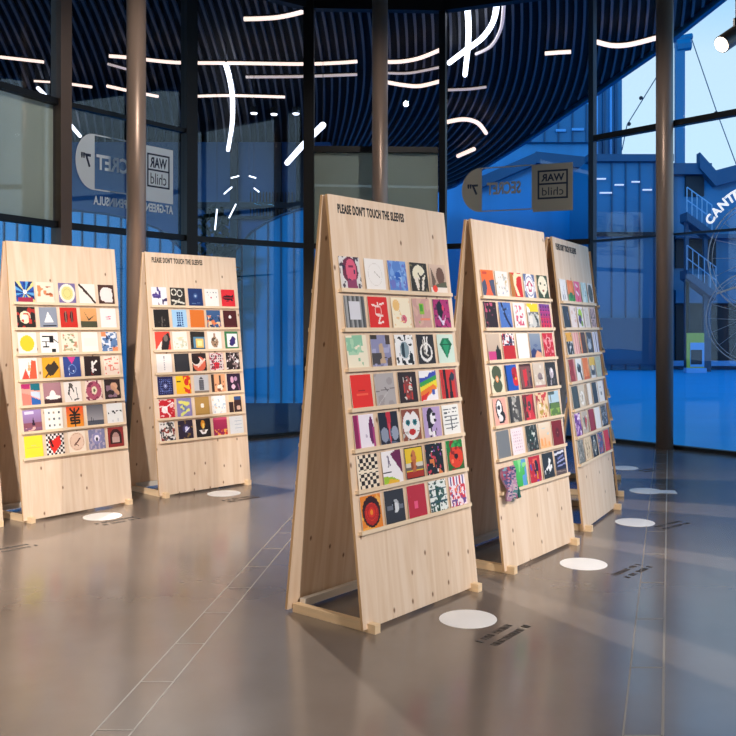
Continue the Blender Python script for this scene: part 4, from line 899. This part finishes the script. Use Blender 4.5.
'D': '''orange sunset sleeve with dark trees~g #e8702c #d85c2c|p 0 .5 .3 .35 .45 1 0 1 #4c5068|p .6 .4 1 .35 1 1 .75 1 #4c5068|p .5 .5 .2 1 .85 1 #e8643c|e .3 .12 .2 .06 #c8442c
white sleeve with faint grey sprigs~b #e4e0dc|m .1 .1 .9 .9 9 .2 #b8b8b4|m .4 .4 .9 .9 8 .15 #9ca4c0|n 8 .06 #c8b48c
red sleeve with cream dancing figure~b #cc2018|p 0 0 .35 .1 .35 1 0 1 #b0702c|e .55 .1 .2 .1 #f0dcb0|p .3 .1 .6 .2 .5 .5 .75 .95 .5 .95 .3 .5 #f4dcb4|l .5 .1 1 .08 .04 #f4dcb4
white sleeve with blue-red mirrored arrow pattern~b #e8e4e8|p 0 0 .3 0 .1 .3 0 .3 #5c6c94|p .7 0 1 0 1 .3 .9 .3 #5c6c94|p 0 .7 .1 .7 .3 1 0 1 #5c6c94|p .9 .7 1 .7 1 1 .7 1 #5c6c94|p .5 .25 .85 .5 .15 .5 #b83060|r .35 .5 .65 .75 #b83060|e .5 .5 .1 .16 #f0ece0|o .5 .5 .36 .42 #8c94b4
dark green sleeve with pale masked face~b #34442c|e .5 .42 .42 .4 #e4dcc4|e .3 .35 .07 .05 #34442c|e .7 .4 .07 .05 #34442c|p .3 .7 .7 .7 .5 .95 #e4dcc4|e .5 .65 .1 .04 #8c4c3c
black-brown sleeve with pink blossom dots~b #2c1818|m .1 .02 .7 .4 9 .4 #b84c6c|m 0 .75 .6 1 7 .3 #b84c58|n 8 .08 #6c3444
blue sleeve with dark vine~b #4c70b8|l .25 .05 .4 .4 .07 #20244c|l .4 .4 .6 .7 .07 #20244c|l .6 .7 .85 .95 .06 #20244c|l .4 .3 .6 .25 .04 #20244c|n 8 .1 #6c8cc8
white sleeve with pink lace print~b #f4e8e4|m .15 .1 .85 .9 9 .5 #d8607c|m .2 .5 .8 .9 9 .4 #c04868|m .2 .1 .8 .5 8 .3 #f4e8e4
yellow-topped sleeve over grey photo~r 0 0 1 1 #7c7c7c|r 0 0 1 .35 #ecd024|n 6 .0 #fff|m 0 .38 1 1 6 .4 #c8c8c4|r .1 .5 .4 .85 #e0dcd4|m .5 .35 1 1 7 .35 #3c4444
purple to red grid sleeve~g #6c3c94 #d81c34|d 0 .05 1 1 4 6 .05 #3c1c5c #5c1c3c|r 0 .3 1 .33 #c0347c|r 0 .6 1 .63 #dc3048
tan sleeve with magenta base, black tree~g #c8b4a0 #b8a08c|r 0 .68 .6 1 #c43c7c|r .6 .6 1 1 #24201c|p .65 .6 .8 .4 .9 .6 #24201c
red sleeve with white black scribble top~b #bc1c1c|m 0 0 1 .48 9 .9 #e8e0e4|m 0 0 1 .48 9 .45 #2c2c4c|m 0 .1 1 .48 10 .2 #b83c3c
plain white sleeve on third shelf~b #ece8e4
grey-blue sleeve with peach mountain~g #8c98a8 #5c6c94|p 0 .75 .3 .6 .5 .7 .8 .65 1 .7 1 1 0 1 #2c3468|p .3 1 .6 .7 .95 .8 1 1 #e0a484|e .5 .5 .2 .06 #5c6c90
red sleeve with pale veins~b #c41c30|m 0 0 1 1 9 .35 #e48c94|o .5 .4 .2 .24 #e8b0b0|m .2 .2 .8 .9 8 .2 #8c1424
white sleeve with green hourglass shape~b #e0d8bc|e .5 .28 .38 .28 #4c5438|e .5 .75 .36 .26 #4c5438|r .3 .3 .7 .75 #4c5438|e .5 .5 .12 .12 #e08c50|e .5 .5 .05 .06 #f4e8d0
blue sleeve with red flower at right~b #1c50b4|e .8 .3 .25 .2 #b01828|e .85 .6 .25 .25 #d02028|r 0 0 .12 1 #142c54|e .85 .55 .08 .06 #e8b028|e .7 .45 .12 .1 #8c1420
brown sleeve with red robed figure~b #4c2420|r .08 .1 .92 .92 #7c4c48|p .25 .25 .6 .2 .6 .85 .3 .9 #d02c34|m .5 .3 .95 .95 7 .35 #3c2c3c|l 0 0 1 0 .05 #2c1414
faded pale photo sleeve~b #cfc0b0|m .1 .1 .9 .9 6 .4 #e0d8cc|e .55 .55 .22 .14 #8c7c7c|r .35 .6 .8 .66 #6c6064|r 0 .9 1 1 #b87c74
dark sleeve with white ghostly shape~b #2c2828|e .55 .45 .18 .22 #c8bcc4|l .5 .5 .4 .9 .06 #a89ca4|m .1 .1 .9 .9 7 .2 #5c5454|e .6 .35 .08 .08 #f0e8ec
pink sleeve with black-edged white mask shape~b #e8a898|e .45 .42 .28 .38 #1c1c1c|e .45 .4 .2 .32 #f0f0f0|e .42 .35 .12 .08 #2c3038|e .65 .7 .22 .2 #2c2828|e .5 .75 .16 .14 #e4e0e0|l .35 .9 .7 .9 .03 #1c1c1c
grey and black stripy portrait~b #4c4844|m .3 0 .75 1 7 .6 #a8a49c|m .3 0 .75 1 8 .3 #d0ccc4|r 0 0 .2 1 #34302c|m .6 .5 1 1 7 .3 #7c7870
red sleeve with dark painted portrait~b #7c2428|p .3 .1 .9 0 .8 .6 1 1 .2 1 #cc3038|e .55 .45 .15 .2 #4c3c3c|m 0 0 .5 1 7 .35 #3c3428|m .3 .4 .9 1 8 .2 #e86068
cream sleeve with red and gold cartoon marks~b #e8c8a0|m 0 0 .6 .5 7 .5 #a8242c|m .5 0 1 .5 7 .45 #c8383c|m .2 .4 1 1 8 .4 #b8983c|m .2 .3 .7 .7 6 .4 #f0e4d4|m .4 .8 1 1 7 .4 #c03c2c
green landscape sleeve with pale sky~g #a8c8dc #b8c8c8|r 0 .45 1 1 #5c7c3c|m 0 .45 1 .7 5 .5 #34543c|m 0 .7 1 1 6 .4 #8cac4c|r 0 0 .6 .12 #4c5c5c|r .15 .1 .25 .45 #6c6c5c
plain grey sleeve~b #74787c|n 5 .2 #7c8084
white sleeve with faint pink writing~b #ecdce0|d .1 .1 .9 .9 5 7 .025 #b890a8 #c8a8b8|n 11 .12 #ecdce0
dark sleeve with tangled green figure~b #2c3430|n 8 .3 #7c7c78|m 0 .6 .6 1 7 .35 #8c2c34|e .5 .4 .22 .22 #1c3830|m .3 .2 .8 .6 9 .25 #d0d4cc
cream sleeve with pastel orange wash~g #e4d8c4 #ecb47c|m .3 .2 .9 .5 6 .3 #b8ccd0|m .1 .6 .9 .95 6 .3 #f0a05c
plain dark red sleeve~b #7c1418|e .5 .5 .2 .2 #5c1014|e .5 .5 .04 .04 #b06c5c
''' + '''multicoloured knitted sleeve hanging over the shelf~KNIT
bright green and blue washed sleeve~g #5cc06c #3cac4c|m .6 0 1 1 4 .9 #5c9cd0|m 0 0 1 1 5 .25 #8cd88c
red sleeve with dark blue figure~b #b82434|e .6 .45 .2 .3 #241c34|m .1 .1 .5 .6 6 .4 #3c4ca0|m .4 .7 1 1 6 .5 #7c3ca0|r .6 .6 .7 .9 #e0902c|m 0 .1 .8 .9 8 .15 #e0604c
black sleeve with white brush bird~b #2c3034|p .1 .7 .5 .5 .6 .2 .75 .3 .85 .6 .5 .85 .45 .65 .15 .85 #e8e8e8|m .2 .3 .9 .9 9 .3 #2c3034
navy sleeve with curved white lines~b #24243c|l .05 .15 .9 .08 .05 #d8d8e4|l .3 .35 .8 .25 .04 #7c80b0|l .2 .5 .9 .4 .035 #a0a4cc|l .2 .65 .95 .6 .03 #8c90bc|r 0 .8 1 1 #5c4c4c|l .1 .85 .9 .9 .02 #8c7c74''',
'E': '''white sleeve with grey feather~b #e8e6e6|m .2 .5 .9 1 6 .4 #a8a8b0|l .5 .3 .6 .9 .02 #8c8c94
orange over green sleeve~b #e8742c|r 0 .65 1 1 #2c8c3c|e .5 .7 .3 .15 #1c6c3c|e .5 .35 .2 .2 #f08c4c
pink sleeve with white letter shapes~b #e05c8c|l .3 .15 .7 .3 .06 #f4dce4|l .7 .3 .3 .5 .06 #d81c58|l .3 .5 .75 .7 .06 #f4e0e8|l .7 .7 .4 .95 .06 #d81c58
pale turquoise sleeve~b #b4d0d0|m .2 0 .9 1 6 .4 #d8e4e4|m .3 .3 .9 1 8 .2 #5c8c98
white sleeve with dark oval~b #e0d8d4|e .5 .5 .42 .45 #2c2c30|m .2 .1 .8 .9 8 .2 #5c5c60
plain midnight blue sleeve~b #1c2034|l .7 .3 .8 .6 .04 #6c7494
white sleeve with faint peach shapes~b #ecdcd8|m .2 .2 .9 .9 6 .3 #e0bcb0|m .5 0 1 1 8 .15 #b8a4a4
white sleeve with lime and purple creature~b #ece4e8|e .5 .35 .34 .26 #a8d034|e .4 .6 .28 .22 #4c2c6c|e .65 .8 .2 .14 #7c9c3c|m .1 .1 .9 .9 8 .15 #2c2434
pale sleeve with thin vertical sketches~b #e8dcd4|l .4 .1 .4 .9 .03 #b0a098|l .6 .2 .65 .9 .03 #c0a8a8|m .1 .1 .9 .9 8 .12 #8c7c7c
pink sleeve with dark dots~b #d0b0b0|d .1 .05 .9 .95 3 5 .08 #4c3440 #8c6c74|m 0 0 1 1 8 .15 #3c2c34
yellow sleeve with black lace base~b #e0a428|r 0 .4 1 1 #1c1c24|m 0 .4 1 1 9 .4 #c8c8cc|m 0 .0 1 .4 7 .2 #b07c1c
pink striped sleeve~v 7 #e8a8a0 #f0c4b8 #d88c88
dark brown sleeve with orange edge~b #3c1c14|r 0 0 .25 1 #d87840|m .3 .1 .9 .9 6 .2 #6c3424
dark sleeve with pale photographed head~b #34384c|e .45 .35 .3 .25 #8c94a8|e .4 .65 .32 .18 #b4bccc|e .5 .2 .25 .14 #24283c
pale lilac striped sleeve~v 6 #e0dce8 #b8b4cc #ece8f0 #6c5c74
dark red sleeve with rose edge~b #8c1c1c|m .1 .1 .9 .9 5 .3 #b83028|r .75 0 1 1 #c87c7c
white sleeve with black curved figure~b #e4e4e4|e .5 .45 .34 .2 #1c1c20|l .6 .5 .8 .95 .12 #24242c|e .4 .3 .14 .1 #5c7c8c
bright orange sleeve~b #e07428|m .3 .3 .9 .9 5 .25 #ec9450|r 0 .85 1 1 #c85c20
yellow and grey split sleeve~b #8c8c90|r 0 0 1 .4 #e0b83c|e .5 .7 .3 .2 #2c343c|e .5 .5 .2 .14 #ecdcc4|r .1 .85 .9 1 #d8d8dc
sage green sleeve~b #b0b8a4|m .2 .2 .9 .9 5 .3 #c0c8b0
plain dark green-grey sleeve~b #3c4444|m 0 0 1 1 5 .2 #4c5454
beige sleeve with white wreath~b #d0c4b0|o .5 .6 .2 .32 #f0ece4|m .2 .2 .8 .9 8 .2 #9c9484
tan white divided sleeve~b #f0e8dc|r 0 0 .35 1 #a88c6c|r .35 0 .4 1 #7c6448
plain black sleeve with white edge~b #242a34|r .85 0 1 1 #ece8e4
white sleeve with small grey mark~b #ece8e4|e .5 .6 .14 .1 #7c7c80|l .3 .3 .6 .3 .02 #b8b4b0
purple marbled sleeve~b #6c2c8c|n 7 .4 #c89cd0|n 8 .25 #2c1c4c|n 8 .15 #f0e4f0
grey sleeve with red green fan~b #b8ac9c|p .5 .9 .2 .3 .5 .2 #5c6c5c|p .5 .9 .5 .2 .85 .4 #b83c3c|m 0 0 1 1 8 .2 #e8dccc
plain wine red sleeve~b #981c2c|r 0 0 .2 1 #7c1424
white blank sleeve between red and black~b #ecebe8|r .45 .1 .5 .9 #dcd8d4
black sleeve with grey pattern~b #24262c|d .1 .1 .9 .9 3 6 .06 #7c8490 #4c545c|m 0 0 1 1 8 .2 #b0b4bc
grey woven texture sleeve~b #7c7c74|n 11 .4 #5c5c54|n 11 .3 #a8a498
cream sleeve with brown lines~b #d8c4a0|l .3 .1 .3 .9 .03 #8c6c4c|l .7 .1 .6 .9 .03 #a8885c|m .2 .2 .8 .8 8 .15 #7c5c3c
black sleeve with white tall outline~b #1c1c1c|o .5 .5 .22 .28 #c8c8bc|l .5 .1 .5 .9 .03 #d8d8cc
blue and red speckled sleeve~b #3c4c7c|n 8 .4 #8c94b0|n 8 .25 #b83c44
plain scarlet sleeve~b #d0202c|m 0 0 1 1 4 .2 #b8182c''',
}
ROWN = ['top', 'second', 'third', 'fourth', 'fifth', 'sixth', 'bottom']
COLN = ['leftmost', 'second', 'middle', 'fourth', 'rightmost']
STN = {'A': 'left stand', 'B': 'centre-left stand', 'C': 'frontmost stand', 'D': 'stand right of frontmost', 'E': 'rear right stand'}
for k, txt in ART.items():
    lines = [l for l in txt.strip().split('\n') if l.strip()]; assert len(lines) == 35, (k, len(lines))
    for i, l in enumerate(lines):
        desc, spec = l.split('~'); row, c_ = divmod(i, 5)
        if len(desc.split()) > 8: print('long', desc)
        lab = f'{desc}; {COLN[c_]}, {ROWN[row]} row, {STN[k]}'
        if spec == 'KNIT':
            # knitted cloth sleeve: thick wavy cloth reaching below its shelf, with a tassel
            f = fpt; rt = ROOT[k]; me_b = B_(); nx, nz_ = 12, 22; grid = {}
            for side, off in ((0, -.058), (1, -.046)):
                for a_ in range(nx + 1):
                    for b_ in range(nz_ + 1):
                        z_ = S0 + .175 - .225 * b_ / nz_; x_ = .036 + .18 * a_ / nx + .003 * math.sin(b_ * .9 + a_)
                        wv = off + .008 * math.sin(a_ * 1.3 + b_ * .35) - (.0 if z_ < S0 + .03 else -.022 * min(1, (z_ - S0 - .03) / .06))
                        if wv > -.003: wv = -.003 - .001 * side
                        grid[side, a_, b_] = me_b.verts.new(rt.matrix_world @ Vector(f(x_, wv, z_ - .006 * math.sin(a_ * .8) * (b_ / nz_))))
            cl = me_b.loops.layers.float_color.new('art'); pal = [lin(c) for c in ('#6c94a4', '#7c4c70', '#984458', '#3c4470', '#a07894', '#b098a4', '#487478', '#8c5c80', '#a86c5c')]; rr = random.Random(5)
            for side in (0, 1):
                for a_ in range(nx):
                    for b_ in range(nz_):
                        fc = me_b.faces.new([grid[side, a_, b_], grid[side, a_, b_ + 1], grid[side, a_ + 1, b_ + 1], grid[side, a_ + 1, b_]]); fc.smooth = True
                        base = pal[int((a_ / nx * 3 + b_ / nz_ * 4 + rr.random() * 2.2)) % len(pal)]
                        for lp in fc.loops: lp[cl] = (*base, 1)
            def brd(seq):
                for (a1, b1), (a2, b2) in zip(seq, seq[1:]):
                    fc = me_b.faces.new([grid[0, a1, b1], grid[0, a2, b2], grid[1, a2, b2], grid[1, a1, b1]])
                    for lp in fc.loops: lp[cl] = (*pal[4], 1)
            brd([(a_, 0) for a_ in range(nx + 1)]); brd([(nx, b_) for b_ in range(nz_ + 1)]); brd([(a_, nz_) for a_ in range(nx, -1, -1)]); brd([(0, b_) for b_ in range(nz_, -1, -1)])
            o = tag(obj('knitted_sleeve', me_b, 'art'), lab, 'record sleeve', 'record sleeves on the stand right of frontmost')
            q = B_()
            for t_ in range(16):
                a0 = rr.uniform(0, 6.28); x_ = .205 + .012 * math.cos(a0); w0 = -.05 + .01 * math.sin(a0)
                tube(q, [rt.matrix_world @ Vector(f(.205, -.05, S0 + .03)), rt.matrix_world @ Vector(f(x_, w0, S0 - .01)), rt.matrix_world @ Vector(f(x_ + rr.uniform(-.012, .012), w0, S0 - .05))], .006, 5)
            mat('tassel_green', '1c6058', .9); obj('tassel', q, 'tassel_green', o)
            continue
        me = sleeve_mesh(paint(spec, i * 31 + ord(k) * 101))
        place(me, ROOT[k], c_, row, lab, 'record sleeves on the ' + STN[k], seed=ord(k) * 40 + i)
# generic sleeves: rear shelves of two stands, and the stand seen edge-on
gen = []
for i in range(14):
    cs_ = ['#%02x%02x%02x' % tuple(rnd.randint(40, 230) for _ in range(3)) for _ in range(3)]
    gen.append(sleeve_mesh(paint(rnd.choice([f'b {cs_[0]}|n 6 .4 {cs_[1]}|e .5 .5 .25 .25 {cs_[2]}', f'b #eae6e0|n 8 .3 {cs_[0]}', f'b {cs_[0]}|r .2 .2 .8 .8 {cs_[1]}', f'g {cs_[0]} {cs_[1]}|l .1 .5 .9 .5 .05 {cs_[2]}']), i)))
for k, lab, grp, bk in (('C', 'record sleeve on the turned-away rear side of the frontmost stand', 'sleeves on the rear side of the frontmost stand', True),
                        ('D', 'record sleeve on the turned-away rear of the stand right of frontmost', 'sleeves on the rear side of the stand right of frontmost', True),
                        ('G', 'sleeve edge poking out past the right edge of the rear right stand', 'sleeves on the stand seen edge-on', False)):
    for i in range(35):
        row, c_ = divmod(i, 5); place(gen[(i * 5 + ord(k)) % 14], ROOT[k], c_, row, lab, grp, bk, seed=i + ord(k))

# ------------------------------------------------------------------ floor stickers and lettering
DISC = [((468, 619), 'white round floor sticker in front of the frontmost stand'), ((583.5, 564), 'white round floor sticker before the stand right of the frontmost'),
        ((635, 522.5), 'white round floor sticker at the foot of the rear right stand'), ((646, 491), 'white round floor sticker partly under a white sheet'),
        ((624, 468), 'farthest white round floor sticker right of the rear stand'), ((102.5, 516.5), 'white round floor sticker before the left stand'), ((224, 493.5), 'white round floor sticker before the centre-left stand')]
for (px, py), lab in DISC:
    p = on_z(px, py, 0); t = empty('floor_sticker', (p.x, p.y, 0), label=lab, cat='sticker', group='white round floor stickers')
    q = B_(); disc(q, 0, 0, -.001, .0022, .168); obj('disc', q, 'disc_white', t)
p = on_z(663, 492, 0)
q = B_(); box(q, -.13, -.085, 0, .13, .085, .004, Matrix.Translation((p.x, p.y, .001)) @ Matrix.Rotation(R(-8), 4, 'Z'))
tag(obj('paper_sheet', q, 'disc_white'), 'white rectangular sheet lying on the floor beside a round sticker', 'paper')
MK = [((503, 634), 55, 'dark lettering on the floor beside the nearest round sticker'), ((632, 571), 50, 'dark lettering on the floor right of the second nearest sticker'),
      ((672, 525), 40, 'dark floor lettering right of the third round sticker'), ((118, 521), 50, 'dark floor lettering beside the left round sticker'), ((240, 499), 45, 'dark floor lettering beside the centre-left round sticker'),
      ((10, 549), 50, 'dark floor lettering at the left picture edge'), ((650, 470), 40, 'dark floor lettering beside the farthest round sticker')]
for (px, py), yaw, lab in MK:
    p = on_z(px, py, 0); M = None; rr = random.Random(int(px)); rt = empty('floor_lettering', (p.x, p.y, 0), R(yaw), label=lab, cat='lettering', group='dark lettering beside the floor stickers')
    for ln in (-.045, .045):
        q = B_()
        x = -.19 + rr.uniform(0, .03)
        while x < .19:
            wd = rr.choice((.012, .02, .028))
            for s_ in (0, 1):
                box(q, x + s_ * wd * .8, ln - .022, -.001, x + s_ * wd * .8 + .006, ln + .022, .0015, M)
            box(q, x, ln + rr.choice((-.02, 0, .016)), -.001, x + wd * .8, ln + .022 if rr.random() < .3 else ln + .005, .0015, M)
            x += wd + .012 + (.03 if rr.random() < .2 else 0)
        obj('text_line', q, 'floor_ink', rt)

# ------------------------------------------------------------------ ceiling spotlights on long stems
def spotlight(loc, direction, lab, r=.062, ln=.34):
    L_ = Vector(loc); t = empty('spotlight', loc, label=lab, cat='spotlight', group='spotlights hung from the ceiling')
    d = Vector(direction).normalized()
    q = B_(); tube(q, [-d * ln, d * .0], r, 28); obj('body', q, 'spot_body', t, smooth=False)
    q = B_(); tube(q, [d * .0005, d * .004], r * .86, 28); obj('lens', q, 'lens', t)
    q = B_(); c = -d * ln * .5; tube(q, [c, Vector((c.x, c.y, H + .1 - L_.z))], .009, 8); obj('stem', q, 'black_frame', t)
    q = B_(); tube(q, [c + Vector((0, 0, .02)), c + Vector((0, 0, r + .05))], .025, 8); obj('yoke', q, 'black_frame', t)
p = at(721.5, 44.5, 6.4)
spotlight(tuple(p), (-.72, -.35, -.52), 'grey cylinder spotlight with glowing lens at the upper right edge')
